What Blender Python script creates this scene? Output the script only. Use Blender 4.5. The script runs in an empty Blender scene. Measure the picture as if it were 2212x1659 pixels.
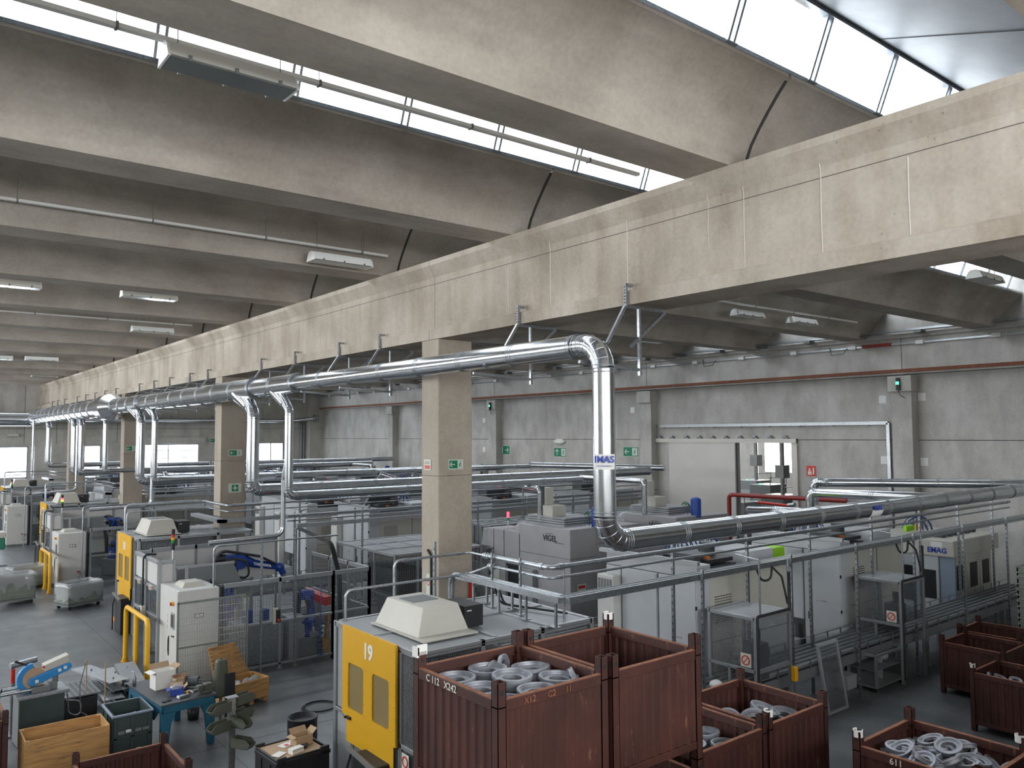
import bpy, math, random
from math import sin, cos, pi, radians
from mathutils import Vector, Matrix
random.seed(7)
SC = bpy.context.scene
COL = SC.collection

# ---------------------------------------------------------------- camera
F_PX = 1728.0
YAW, PITCH, ROLL = radians(38.4), radians(3.54), radians(-0.35)
CAMP = Vector((0, 0, 5.5))
fw = Vector((sin(YAW)*cos(PITCH), cos(YAW)*cos(PITCH), sin(PITCH)))
r0 = Vector((cos(YAW), -sin(YAW), 0)); u0 = r0.cross(fw)
rt = r0*cos(ROLL)+u0*sin(ROLL); up = rt.cross(fw)
cam = bpy.data.cameras.new('camera'); camo = bpy.data.objects.new('camera', cam); COL.objects.link(camo)
M = Matrix.Identity(4)
for i in range(3):
    M[i][0] = rt[i]; M[i][1] = up[i]; M[i][2] = -fw[i]; M[i][3] = CAMP[i]
camo.matrix_world = M
cam.sensor_width = 36.0; cam.sensor_fit = 'HORIZONTAL'; cam.lens = F_PX/2212.0*36.0
cam.clip_start = 0.05; cam.clip_end = 400
SC.camera = camo

# ---------------------------------------------------------------- sky, daylight, exposure
w = bpy.data.worlds.new('sky'); SC.world = w; w.use_nodes = True
bg = w.node_tree.nodes['Background']; bg.inputs[0].default_value = (0.86, 0.93, 1.0, 1); bg.inputs[1].default_value = 3.0
SC.view_settings.view_transform = 'Standard'; SC.view_settings.look = 'None'
SC.view_settings.gamma = 1.0; SC.view_settings.use_curve_mapping = False
SC.view_settings.exposure = 0.68
cy = SC.cycles
cy.use_denoising = True; cy.max_bounces = 7; cy.diffuse_bounces = 4; cy.glossy_bounces = 4
cy.transmission_bounces = 4; cy.transparent_max_bounces = 12; cy.caustics_reflective = False; cy.caustics_refractive = False
cy.sample_clamp_indirect = 6.0; cy.sample_clamp_direct = 0.0
try: cy.denoiser = 'OPENIMAGEDENOISE'
except Exception: pass

SKY_W, SKY_COL = 3.4, (0.90, 0.95, 1.0)     # daylight through the roof glazing: W/m2 of pane
def day_light(loc, xdir, normal, sx, sy, power, col=SKY_COL):
    """daylight coming in through one pane; normal = direction it travels"""
    L = bpy.data.lights.new('daylight', 'AREA'); L.shape = 'RECTANGLE'; L.size = sx; L.size_y = sy
    L.energy = power*sx*sy*pi; L.color = col
    o = bpy.data.objects.new('daylight', L); COL.objects.link(o)
    z = -Vector(normal).normalized(); x = Vector(xdir).normalized(); y = z.cross(x)
    m = Matrix.Identity(4)
    for i in range(3): m[i][0] = x[i]; m[i][1] = y[i]; m[i][2] = z[i]; m[i][3] = loc[i]
    o.matrix_world = m
    return o
SHELL_C0, SHELL_P = 2.0, 4.42      # roof shells across the hall
NSH = 14
for k in range(NSH-1):
    yt = SHELL_C0 + SHELL_P*(k+1) - 1.02
    for xa, xb in ((-12, 8.5), (8.9, 28.6)):
        day_light(((xa+xb)/2, yt-.15+.08, 10.28), (1, 0, 0), (0, -.94, -.35), xb-xa, .84, SKY_W)
for xa, xb, za, zb in ((4.2, 7.95, 2.72, 4.84), (10.6, 12.38, 2.4, 4.86), (14.7, 19.1, .6, 4.88), (23.62, 25.73, 3.24, 4.9)):
    day_light(((xa+xb)/2, 62.55, (za+zb)/2), (1, 0, 0), (0, -1, 0), xb-xa, zb-za, 8.0)
day_light((42.4, 27.2, 4.4), (0, 1, 0), (-1, 0, 0), 2.6, 2.6, 20.0, (1.0, .93, .86))
day_light((35.5, 31, 8.6), (1, 0, 0), (0, 0, -1), 8, 14, 2.2)      # added fill below the closed annex ceiling, brightens the room
day_light((.9, -6.12, 6.9), (1, 0, 0), (0, 1, 0), 22.6, 2.9, 7.0, (1, .95, .89))       # window band behind the mezzanine
day_light((-12.12, 36, 6.6), (0, 1, 0), (1, 0, 0), 44, 2.2, 11.0, (1, .96, .91))       # window band of the left wall

# ---------------------------------------------------------------- materials
MATS = {}
def mat(name, col, rough=.6, metal=0., noise=None, bump=0., emit=None, spec=.5, scale=6., col2=None, kind='noise', stretch=None, alpha=None):
    if name in MATS: return MATS[name]
    m = bpy.data.materials.new(name); m.use_nodes = True
    nt = m.node_tree; N = nt.nodes; Lk = nt.links; b = N['Principled BSDF']
    b.inputs['Base Color'].default_value = (*col, 1); b.inputs['Roughness'].default_value = rough
    b.inputs['Metallic'].default_value = metal; b.inputs['Specular IOR Level'].default_value = spec
    if emit:
        b.inputs['Emission Color'].default_value = (*emit[0], 1); b.inputs['Emission Strength'].default_value = emit[1]
    if alpha is not None: b.inputs['Alpha'].default_value = alpha
    if col2 is not None or bump:
        tc = N.new('ShaderNodeTexCoord'); mp = N.new('ShaderNodeMapping')
        Lk.new(tc.outputs['Object'], mp.inputs[0])
        if stretch: mp.inputs['Scale'].default_value = stretch
        if kind == 'voronoi':
            t = N.new('ShaderNodeTexVoronoi'); t.inputs['Scale'].default_value = scale; out = t.outputs['Color']
            bw = N.new('ShaderNodeRGBToBW'); Lk.new(out, bw.inputs[0]); fac = bw.outputs[0]
        else:
            t = N.new('ShaderNodeTexNoise'); t.inputs['Scale'].default_value = scale
            t.inputs['Detail'].default_value = 6; t.inputs['Roughness'].default_value = .62; fac = t.outputs[0]
        Lk.new(mp.outputs[0], t.inputs[0])
        if col2 is not None:
            rp = N.new('ShaderNodeValToRGB'); lo, hi = (.32, .68) if kind == 'noise' else (.1, .9)
            rp.color_ramp.elements[0].position = lo; rp.color_ramp.elements[1].position = hi
            rp.color_ramp.elements[0].color = (*col, 1); rp.color_ramp.elements[1].color = (*col2, 1)
            Lk.new(fac, rp.inputs[0]); Lk.new(rp.outputs[0], b.inputs['Base Color'])
        if bump:
            bp = N.new('ShaderNodeBump'); bp.inputs['Strength'].default_value = bump; bp.inputs['Distance'].default_value = .02
            Lk.new(fac, bp.inputs['Height']); Lk.new(bp.outputs[0], b.inputs['Normal'])
    MATS[name] = m
    return m
def concrete(name, a, b_, c, streak=(1, 1, .25), pores=True, joints=None):
    """cast concrete: broad tone changes, run-off streaks, small pores"""
    m = bpy.data.materials.new(name); m.use_nodes = True; nt = m.node_tree; N = nt.nodes; L = nt.links; B = N['Principled BSDF']
    B.inputs['Roughness'].default_value = .85; B.inputs['Specular IOR Level'].default_value = .3
    tc = N.new('ShaderNodeTexCoord')
    def nz(scale, st, det=5):
        mp = N.new('ShaderNodeMapping'); mp.inputs['Scale'].default_value = st; L.new(tc.outputs['Object'], mp.inputs[0])
        t = N.new('ShaderNodeTexNoise'); t.inputs['Scale'].default_value = scale; t.inputs['Detail'].default_value = det; t.inputs['Roughness'].default_value = .6
        L.new(mp.outputs[0], t.inputs[0]); return t.outputs[0]
    def ramp(f, p0, p1, c0, c1):
        r = N.new('ShaderNodeValToRGB'); r.color_ramp.elements[0].position = p0; r.color_ramp.elements[1].position = p1
        r.color_ramp.elements[0].color = (*c0, 1); r.color_ramp.elements[1].color = (*c1, 1); L.new(f, r.inputs[0]); return r.outputs[0]
    def mix(f, x, y, mode='MIX', fac=None):
        k = N.new('ShaderNodeMix'); k.data_type = 'RGBA'; k.blend_type = mode
        if fac is None: L.new(f, k.inputs[0])
        else: k.inputs[0].default_value = fac
        L.new(x, k.inputs[6]); L.new(y, k.inputs[7]); return k.outputs[2]
    base = ramp(nz(.7, (1, 1, 1)), .38, .62, a, b_)
    st = ramp(nz(1.6, streak), .42, .7, (1, 1, 1), tuple(x/max(1e-3, y) for x, y in zip(c, b_)))
    out = mix(None, base, st, 'MULTIPLY', .8)
    fine = ramp(nz(18, (1, 1, 1)), .3, .7, (.9, .9, .9), (1.05, 1.05, 1.05))
    out = mix(None, out, fine, 'MULTIPLY', 1)
    if pores:
        v = N.new('ShaderNodeTexVoronoi'); v.inputs['Scale'].default_value = 8.0; v.inputs['Randomness'].default_value = 1.0; L.new(tc.outputs['Object'], v.inputs['Vector'])
        pr = ramp(v.outputs['Distance'], .07, .11, (.60, .56, .52), (1, 1, 1)); msk = ramp(nz(1.3, (1, 1, 1)), .45, .6, (0, 0, 0), (1, 1, 1))
        k2 = N.new('ShaderNodeMix'); k2.data_type = 'RGBA'; L.new(msk, k2.inputs[0]); k2.inputs[6].default_value = (1, 1, 1, 1); L.new(pr, k2.inputs[7]); out = mix(None, out, k2.outputs[2], 'MULTIPLY', .85)
    L.new(out, B.inputs['Base Color'])
    bp = N.new('ShaderNodeBump'); bp.inputs['Strength'].default_value = .15; bp.inputs['Distance'].default_value = .01
    L.new(nz(30, (1, 1, 1)), bp.inputs['Height']); L.new(bp.outputs[0], B.inputs['Normal'])
    MATS[name] = m; return m
concrete('concrete_warm', (.41, .36, .30), (.52, .465, .40), (.36, .30, .235), streak=(1, 1, .12))
concrete('concrete_shell', (.36, .32, .275), (.46, .42, .365), (.33, .30, .26), streak=(.3, 1.2, 1.2), pores=False)
concrete('concrete_column', (.40, .35, .285), (.46, .41, .34), (.38, .33, .27), pores=True)
concrete('concrete_wall', (.46, .445, .415), (.56, .545, .515), (.41, .395, .37), streak=(1, 1, .4), pores=False)
concrete('concrete_floor', (.092, .098, .105), (.15, .157, .165), (.085, .088, .09), streak=(1, .35, 1), pores=False)
MATS['concrete_floor'].node_tree.nodes['Principled BSDF'].inputs['Roughness'].default_value = .38
MATS['concrete_floor'].node_tree.nodes['Principled BSDF'].inputs['Specular IOR Level'].default_value = .5
mat('duct_steel', (.57, .60, .63), .18, .97, col2=(.66, .69, .72), kind='voronoi', scale=7)
mat('galv', (.33, .355, .375), .34, .92, col2=(.45, .475, .495), kind='voronoi', scale=25)
mat('galv_dull', (.24, .26, .275), .5, .7, col2=(.33, .35, .37), kind='voronoi', scale=20)
mat('sheet_roof', (.20, .22, .24), .5, .3, col2=(.27, .29, .31), scale=1.5)
mat('alu', (.34, .355, .365), .42, .65)
mat('alu_groove', (.10, .105, .11), .6, .2)
mat('white_paint', (.56, .56, .54), .42, col2=(.60, .60, .58), scale=2)
mat('cream_paint', (.48, .465, .415), .45, col2=(.52, .505, .45), scale=2)
mat('beige_paint', (.56, .50, .38), .5)
mat('grey_panel', (.27, .285, .295), .45, col2=(.32, .335, .345), scale=2)
mat('machine_grey', (.31, .305, .32), .42, col2=(.34, .335, .35), scale=2)
mat('machine_white', (.44, .46, .485), .4, col2=(.48, .50, .525), scale=2)
mat('panel_blue_grey', (.24, .30, .38), .45)
mat('dark_grey', (.06, .065, .07), .5)
mat('mid_grey', (.16, .17, .175), .5)
mat('black', (.015, .015, .017), .5)
mat('black_rubber', (.012, .012, .013), .7)
mat('seam', (.05, .05, .052), .8)
mat('yellow', (.66, .355, .006), .45, col2=(.69, .375, .01), scale=2)
mat('yellow_post', (.80, .44, .015), .35)
mat('orange', (.75, .25, .02), .5)
mat('red', (.55, .02, .015), .4)
mat('red_dark', (.28, .025, .02), .4)
mat('robot_blue', (.012, .045, .24), .32)
mat('sky_blue', (.02, .22, .55), .4, col2=(.03, .26, .6), scale=5)
mat('bench_blue', (.012, .10, .17), .5, col2=(.02, .13, .21), scale=6)
mat('tank_blue', (.02, .07, .35), .4)
mat('white_plastic', (.75, .75, .73), .5)
mat('paper', (.78, .77, .74), .8)
mat('cardboard', (.42, .29, .18), .85, col2=(.46, .33, .21), scale=4)
mat('box_green', (.028, .045, .045), .5, col2=(.04, .06, .06), scale=4)
mat('olive_plastic', (.07, .075, .055), .5, col2=(.09, .095, .075), scale=4)
mat('crate_green', (.17, .19, .165), .6, col2=(.23, .25, .22), scale=5)
mat('lime', (.35, .75, .02), .5)
mat('hose_blue', (.01, .06, .25), .45)
mat('hose_green', (.01, .16, .10), .45)
mat('hose_orange', (.6, .16, .02), .5)
mat('cast_ring', (.21, .22, .25), .40, .4, col2=(.30, .31, .34), scale=8, bump=.1)
mat('rail_rust', (.16, .055, .03), .8, col2=(.24, .09, .05), scale=8)
mat('lime_stain', (.62, .60, .56), .9)
mat('lamp_shell', (.62, .62, .58), .45)
mat('lamp_glass', (.16, .18, .18), .15)
mat('tube_reflector', (.75, .80, .84), .2, .8)
mat('door_beige', (.60, .57, .53), .6, col2=(.64, .61, .57), scale=1)
mat('sign_green', (.0, .20, .10), .4)
mat('sign_white', (.62, .66, .58), .5)
mat('sign_red', (.60, .04, .03), .5)
mat('led_green', (.0, .5, .1), .4, emit=((.05, 1, .25), 3))
mat('led_red', (.7, .02, .02), .4, emit=((1, .03, .06), 4))
mat('lens_red', (.55, .04, .02), .3); mat('lens_yellow', (.75, .38, .02), .3); mat('lens_green', (.01, .25, .06), .3)
mat('lens_yellow_on', (.8, .6, .02), .3, emit=((1, .8, .05), 1.6))
mat('screen', (.03, .04, .05), .15)
mat('blue_logo', (.02, .06, .35), .5)
def rusty():
    m = bpy.data.materials.new('rust_brown'); m.use_nodes = True; nt = m.node_tree; N = nt.nodes; L = nt.links; B = N['Principled BSDF']
    B.inputs['Roughness'].default_value = .62
    tc = N.new('ShaderNodeTexCoord')
    def nz(scale, st, p0, p1, c0, c1):
        mp = N.new('ShaderNodeMapping'); mp.inputs['Scale'].default_value = st; L.new(tc.outputs['Object'], mp.inputs[0])
        t = N.new('ShaderNodeTexNoise'); t.inputs['Scale'].default_value = scale; t.inputs['Detail'].default_value = 8; t.inputs['Roughness'].default_value = .65
        L.new(mp.outputs[0], t.inputs[0]); r = N.new('ShaderNodeValToRGB')
        r.color_ramp.elements[0].position = p0; r.color_ramp.elements[1].position = p1
        r.color_ramp.elements[0].color = (*c0, 1); r.color_ramp.elements[1].color = (*c1, 1); L.new(t.outputs[0], r.inputs[0]); return r.outputs[0]
    a = nz(2.2, (1, 1, .6), .35, .7, (.034, .0095, .006), (.075, .020, .0125))
    b2 = nz(9, (2, 2, .5), .62, .72, (0, 0, 0), (1, 1, 1))
    k = N.new('ShaderNodeMix'); k.data_type = 'RGBA'; L.new(b2, k.inputs[0]); L.new(a, k.inputs[6]); k.inputs[7].default_value = (.22, .10, .06, 1)
    L.new(k.outputs[2], B.inputs['Base Color']); MATS['rust_brown'] = m
rusty()
mat('rust_edge', (.30, .12, .05), .8, col2=(.14, .05, .03), scale=10)
def wood(name, a, b_, scale=1.):
    m = bpy.data.materials.new(name); m.use_nodes = True; nt = m.node_tree; N = nt.nodes; L = nt.links; B = N['Principled BSDF']
    B.inputs['Roughness'].default_value = .7
    tc = N.new('ShaderNodeTexCoord'); mp = N.new('ShaderNodeMapping'); mp.inputs['Scale'].default_value = (1.2*scale, 1.2*scale, 9*scale); L.new(tc.outputs['Object'], mp.inputs[0])
    t = N.new('ShaderNodeTexNoise'); t.inputs['Scale'].default_value = 2.5; t.inputs['Detail'].default_value = 7; L.new(mp.outputs[0], t.inputs[0])
    r = N.new('ShaderNodeValToRGB'); r.color_ramp.elements[0].position = .35; r.color_ramp.elements[1].position = .62
    r.color_ramp.elements[0].color = (*b_, 1); r.color_ramp.elements[1].color = (*a, 1); L.new(t.outputs[0], r.inputs[0])
    e = r.color_ramp.elements.new(.30); e.color = (b_[0]*.38, b_[1]*.42, b_[2]*.5, 1)
    L.new(r.outputs[0], B.inputs['Base Color']); MATS[name] = m
wood('crate_wood', (.52, .29, .10), (.36, .19, .07))
wood('pallet_wood', (.52, .30, .10), (.36, .19, .06))
def clear(name, tint=(1, 1, 1), gloss=.08, rough=.02, mixin=None):
    m = bpy.data.materials.new(name); m.use_nodes = True; nt = m.node_tree; N = nt.nodes; L = nt.links
    N.remove(N['Principled BSDF']); out = N['Material Output']
    t = N.new('ShaderNodeBsdfTransparent'); t.inputs[0].default_value = (*tint, 1)
    g = N.new('ShaderNodeBsdfGlossy'); g.inputs['Roughness'].default_value = rough
    x = N.new('ShaderNodeMixShader'); x.inputs[0].default_value = gloss; L.new(t.outputs[0], x.inputs[1]); L.new(g.outputs[0], x.inputs[2])
    last = x.outputs[0]
    if mixin:
        d = N.new('ShaderNodeBsdfDiffuse'); d.inputs[0].default_value = (*mixin[0], 1)
        y = N.new('ShaderNodeMixShader'); y.inputs[0].default_value = mixin[1]; L.new(last, y.inputs[1]); L.new(d.outputs[0], y.inputs[2]); last = y.outputs[0]
    L.new(last, out.inputs[0]); MATS[name] = m
clear('glass', (.96, .98, 1), .05)
clear('window_tint', (.5, .42, .25), .08, .1, ((.42, .33, .16), .55))
clear('film', (.95, .96, .97), .10, .12, ((.75, .77, .8), .24))
clear('perspex', (.75, .79, .83), .10, .05, ((.3, .33, .36), .10))

# ---------------------------------------------------------------- mesh helpers
class MB:
    def __init__(s): s.v = []; s.f = []; s.m = []; s.s = []
    def add(s, vs, fs, mi=0, sm=False):
        o = len(s.v); s.v += [tuple(p) for p in vs]; s.f += [tuple(i+o for i in f) for f in fs]
        s.m += [mi]*len(fs); s.s += [sm]*len(fs); return s
    def box(s, x0, y0, z0, x1, y1, z1, mi=0):
        vs = [(x, y, z) for z in (z0, z1) for x, y in ((x0, y0), (x1, y0), (x1, y1), (x0, y1))]
        return s.add(vs, [(3, 2, 1, 0), (4, 5, 6, 7), (0, 1, 5, 4), (1, 2, 6, 5), (2, 3, 7, 6), (3, 0, 4, 7)], mi)
    def frus(s, b, t, z0, z1, mi=0):
        """frustum box: b, t = (x0,y0,x1,y1) at z0 and z1"""
        vs = [(b[0], b[1], z0), (b[2], b[1], z0), (b[2], b[3], z0), (b[0], b[3], z0), (t[0], t[1], z1), (t[2], t[1], z1), (t[2], t[3], z1), (t[0], t[3], z1)]
        return s.add(vs, [(3, 2, 1, 0), (4, 5, 6, 7), (0, 1, 5, 4), (1, 2, 6, 5), (2, 3, 7, 6), (3, 0, 4, 7)], mi)
    def bar(s, p0, p1, w_, h=None, mi=0, upv=(0, 0, 1)):
        h = w_ if h is None else h
        a, b = Vector(p0), Vector(p1); d = (b-a)
        if d.length < 1e-6: return s
        d.normalize(); u = Vector(upv)
        if abs(d.dot(u)) > .98: u = Vector((1, 0, 0))
        r = d.cross(u).normalized(); u = r.cross(d)
        vs = [p + r*(sx*w_/2) + u*(sz*h/2) for p in (a, b) for sx, sz in ((-1, -1), (1, -1), (1, 1), (-1, 1))]
        return s.add(vs, [(0, 1, 2, 3), (7, 6, 5, 4), (0, 4, 5, 1), (1, 5, 6, 2), (2, 6, 7, 3), (3, 7, 4, 0)], mi)
    def tube(s, pts, r, n=10, mi=0, cap=True, sm=True):
        P = [Vector(p) for p in pts]; rs = r if isinstance(r, (list, tuple)) else [r]*len(P)
        T = []
        for i in range(len(P)):
            d = (P[min(i+1, len(P)-1)]-P[max(i-1, 0)]); T.append(d.normalized())
        u = Vector((0, 0, 1)) if abs(T[0].z) < .9 else Vector((1, 0, 0))
        r_ = T[0].cross(u).normalized(); vs = []
        for i, p in enumerate(P):
            r_ = (r_ - T[i]*r_.dot(T[i])).normalized(); q = T[i].cross(r_)
            k = 1.0
            for j in range(n):
                a = 2*pi*j/n; vs.append(p + (r_*cos(a)+q*sin(a))*rs[i]*k)
        fs = [(i*n+j, i*n+(j+1) % n, (i+1)*n+(j+1) % n, (i+1)*n+j) for i in range(len(P)-1) for j in range(n)]
        s.add(vs, fs, mi, sm)
        if cap: s.add([vs[j] for j in range(n)], [tuple(range(n))[::-1]], mi); s.add([vs[(len(P)-1)*n+j] for j in range(n)], [tuple(range(n))], mi)
        return s
    def cyl(s, p0, p1, r, r1=None, n=16, mi=0, sm=True): return s.tube([p0, p1], [r, r if r1 is None else r1], n, mi, True, sm)
    def lathe(s, prof, o=(0, 0, 0), axis=(0, 0, 1), n=24, mi=0, closed=False, sm=True):
        ax = Vector(axis).normalized(); u = Vector((1, 0, 0)) if abs(ax.x) < .9 else Vector((0, 1, 0)); r_ = ax.cross(u).normalized(); q = ax.cross(r_); o = Vector(o)
        vs = [o+ax*z+(r_*cos(2*pi*j/n)+q*sin(2*pi*j/n))*r for r, z in prof for j in range(n)]
        K = len(prof); rng = range(K if closed else K-1)
        return s.add(vs, [(i*n+j, i*n+(j+1) % n, ((i+1) % K)*n+(j+1) % n, ((i+1) % K)*n+j) for i in rng for j in range(n)], mi, sm)
    def sphere(s, c, r, n=12, mi=0, sc=(1, 1, 1)):
        c = Vector(c); vs = []; R = n//2
        for i in range(R+1):
            th = pi*i/R
            for j in range(n): vs.append(c+Vector((r*sin(th)*cos(2*pi*j/n)*sc[0], r*sin(th)*sin(2*pi*j/n)*sc[1], r*cos(th)*sc[2])))
        return s.add(vs, [(i*n+j, (i+1)*n+j, (i+1)*n+(j+1) % n, i*n+(j+1) % n) for i in range(R) for j in range(n)], mi, True)
    def prism(s, poly, plane, d0, d1, mi=0):
        def P(a, b, d): return {'xy': (a, b, d), 'xz': (a, d, b), 'yz': (d, a, b)}[plane]
        n = len(poly); vs = [P(a, b, d0) for a, b in poly]+[P(a, b, d1) for a, b in poly]
        return s.add(vs, [tuple(range(n))[::-1], tuple(range(n, 2*n))]+[(i, (i+1) % n, n+(i+1) % n, n+i) for i in range(n)], mi)
    def grid(s, o, u, v, W, H, pu, pv, t, mi=0):
        """woven wire panel: o corner, u/v unit directions"""
        o, u, v = Vector(o), Vector(u), Vector(v); nrm = u.cross(v)
        if pu:
            for i in range(1, int(W/pu)+1):
                if i*pu < W-1e-4: s.bar(o+u*i*pu, o+u*i*pu+v*H, t, t, mi, nrm)
        if pv:
            for i in range(1, int(H/pv)+1):
                if i*pv < H-1e-4: s.bar(o+v*i*pv, o+v*i*pv+u*W, t, t, mi, nrm)
        return s
    def build(s, name, mats, parent=None, bevel=0, loc=None):
        me = bpy.data.meshes.new(name); me.from_pydata(s.v, [], s.f)
        for m_ in (mats if isinstance(mats, (list, tuple)) else [mats]): me.materials.append(MATS[m_])
        me.polygons.foreach_set('material_index', s.m); me.polygons.foreach_set('use_smooth', s.s); me.update()
        o = bpy.data.objects.new(name, me); COL.objects.link(o)
        if parent is not None: o.parent = parent
        if loc: o.location = loc
        if bevel:
            b = o.modifiers.new('bevel', 'BEVEL'); b.width = bevel; b.segments = 2; b.limit_method = 'ANGLE'; b.harden_normals = False
        return o
def bx(name, m, parent, *c, bevel=0, mi=0):
    b = MB()
    for k in range(0, len(c), 6): b.box(*c[k:k+6])
    return b.build(name, m, parent, bevel)
def tag(o, label=None, cat=None, group=None, kind=None):
    if label: o['label'] = label
    if cat: o['category'] = cat
    if group: o['group'] = group
    if kind: o['kind'] = kind
    return o
def thing(name, label, cat, loc=(0, 0, 0), rz=0, group=None):
    o = bpy.data.objects.new(name, None); COL.objects.link(o); o.location = loc; o.rotation_euler = (0, 0, rz); o.empty_display_size = .1
    return tag(o, label, cat, group)
def solo(o, label, cat, group=None): return tag(o, label, cat, group)
def struct(o): return tag(o, kind='structure')
def dup(o, loc=None, rz=None, label=None, parent=None, group=None, rot=None):
    c = o.copy(); COL.objects.link(c)
    if parent is not None: c.parent = parent
    if loc is not None: c.location = loc
    if rz is not None: c.rotation_euler = (0, 0, rz)
    if rot is not None: c.rotation_euler = rot
    if label: c['label'] = label
    if group: c['group'] = group
    for ch in o.children: dup(ch, parent=c)
    return c
def text(name, s_, size, m, parent, origin, xdir, ydir, depth=.004, bold=0., sx=1.):
    cu = bpy.data.curves.new('t', 'FONT'); cu.body = s_; cu.size = size; cu.extrude = depth; cu.offset = bold; cu.align_x = 'CENTER'; cu.align_y = 'CENTER'
    cu.resolution_u = 3
    to = bpy.data.objects.new('t', cu); COL.objects.link(to)
    me = bpy.data.meshes.new_from_object(to.evaluated_get(bpy.context.evaluated_depsgraph_get()))
    bpy.data.objects.remove(to)
    x = Vector(xdir).normalized(); y = Vector(ydir).normalized(); z = x.cross(y); O = Vector(origin)
    for v in me.vertices:
        c = v.co.copy(); v.co = O + x*c.x*sx + y*c.y + z*c.z
    me.materials.clear(); me.materials.append(MATS[m])
    o = bpy.data.objects.new(name, me); COL.objects.link(o); o.parent = parent
    return o
def arc(c, a, b, r, t0, t1, n=6):
    c, a, b = Vector(c), Vector(a), Vector(b); return [c+a*r*cos(t0+(t1-t0)*i/n)+b*r*sin(t0+(t1-t0)*i/n) for i in range(n+1)]
def round_path(pts, R, n=5):
    """polyline with its inner corners replaced by n-segment bends of radius R"""
    P = [Vector(p) for p in pts]; out = [P[0]]
    for i in range(1, len(P)-1):
        a = (P[i-1]-P[i]).normalized(); b = (P[i+1]-P[i]).normalized(); ang = a.angle(b)
        if ang > pi-.02: continue
        d = min(R/math.tan(ang/2), (P[i-1]-P[i]).length*.5, (P[i+1]-P[i]).length*.5); r = d*math.tan(ang/2)
        c = P[i]+(a+b).normalized()*(r/sin(ang/2)); s0 = P[i]+a*d-c; s1 = P[i]+b*d-c; tot = s0.angle(s1)
        for k in range(n+1):
            f = k/n; out.append(c+(s0*sin((1-f)*tot)+s1*sin(f*tot))/sin(tot))
    out.append(P[-1]); return out
ORD = ['first', 'second', 'third', 'fourth', 'fifth', 'sixth', 'seventh', 'eighth', 'ninth', 'tenth', 'eleventh', 'twelfth', 'thirteenth', 'fourteenth']
# ================================================================ building shell
XB, XW, YE = 8.72, 28.8, 62.2        # beam axis, right wall, end wall
fl = MB(); fl.box(-12.2, -6.2, -.2, 43, 62.6, 0); flo = struct(fl.build('floor', 'concrete_floor'))
fj = MB()
for y in (14.6, 21.0, 27.4, 33.8, 40.2, 52): fj.box(-12, y-.004, .0, 7.6, y+.004, .002)
for x in (1.6, 5.0): fj.box(x-.004, -6, .0, x+.004, 62, .002)
fj.build('saw_cut_joint', 'seam', flo)

# roof shells: flat soffit, small upstand, then a wing curving up and out to a thin edge
hp = [(.36, 8.87), (.375, 9.02), (.44, 9.17), (.56, 9.35), (.70, 9.53), (.84, 9.70), (.97, 9.84), (1.03, 9.86), (1.03, 9.93)]
hi_ = [(.94, 9.93), (.80, 9.80), (.66, 9.62), (.50, 9.42), (.34, 9.22)]
poly = [(y, z) for y, z in hp]+hi_+[(-y, z) for y, z in hi_[::-1]]+[(-y, z) for y, z in hp[::-1]]
def shell(x0, x1, y):
    b = MB(); n = len(poly)
    vs = [(x0, y+a, z) for a, z in poly]+[(x1, y+a, z) for a, z in poly]
    cor = {8, 9, len(poly)-9, len(poly)-10}
    b.add(vs, [(i, (i+1) % n, n+(i+1) % n, n+i) for i in range(n)], 0, True)
    b.add(vs[:n], [tuple(range(n))], 0); b.add(vs[n:], [tuple(range(n))[::-1]], 0)
    o = b.build('ceiling', 'concrete_shell')
    for e in ('edge',):
        md = o.modifiers.new('split', 'EDGE_SPLIT'); md.split_angle = radians(32)
    return struct(o)
for k in range(NSH):
    y = SHELL_C0+SHELL_P*k
    shell(-12, 8.655, y); shell(8.70, 28.8, y)
# shed skylights between the shells
for k in range(NSH-1):
    yf = SHELL_C0+SHELL_P*k+1.0; yt = SHELL_C0+SHELL_P*(k+1)-1.0
    fr = MB()
    fr.bar((-12, yt, 9.93), (28.8, yt, 9.93), .07, .05); fr.bar((-12, yt-.30, 10.70), (28.8, yt-.30, 10.70), .09, .07, 0)
    x = 0.78-1.67*7
    w_ = struct(fr.build('window_%d' % (k+1), 'galv'))
    mu = MB(); xs = []
    while x < 28.7:
        if x > -11.9: xs.append(x)
        x += 1.672
    for x in xs:
        if k < 3:
            mu.bar((x-.05, yt, 9.95), (x-.05, yt-.29, 10.68), .035, .09); mu.bar((x+.05, yt, 9.95), (x+.05, yt-.29, 10.68), .035, .09)
            mu.box(x-.10, yt-.06, 9.925, x+.10, yt+.05, 9.94)
        else: mu.bar((x, yt, 9.95), (x, yt-.29, 10.68), .11, .09)
    mu.build('mullion', 'galv', w_)
    g = MB(); g.add([(-12, yt+.05, 9.95), (28.8, yt+.05, 9.95), (28.8, yt-.25, 10.68), (-12, yt-.25, 10.68)], [(0, 1, 2, 3)]); g.build('pane', 'glass', w_)
    mr = MB()
    mr.add([(-12, yt-.30, 10.74), (28.8, yt-.30, 10.74), (28.8, yf-.02, 10.02), (-12, yf-.02, 10.02)], [(0, 1, 2, 3)])
    mr.add([(-12, yt-.30, 10.78), (28.8, yt-.30, 10.78), (28.8, yf-.02, 10.06), (-12, yf-.02, 10.06)], [(3, 2, 1, 0)])
    mr.box(-12, yf-.10, 9.9, 28.8, yf-.02, 10.06)
    x = -10.5
    while x < 28: mr.bar((x, yt-.30, 10.735), (x, yf-.02, 10.015), .012, .006, 1); x += 2.6
    struct(mr.build('ceiling', ['sheet_roof', 'seam']))
struct(MB().box(-12, -6, 9.9, 28.8, 1.05, 10.1).build('ceiling', 'concrete_shell'))
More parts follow.
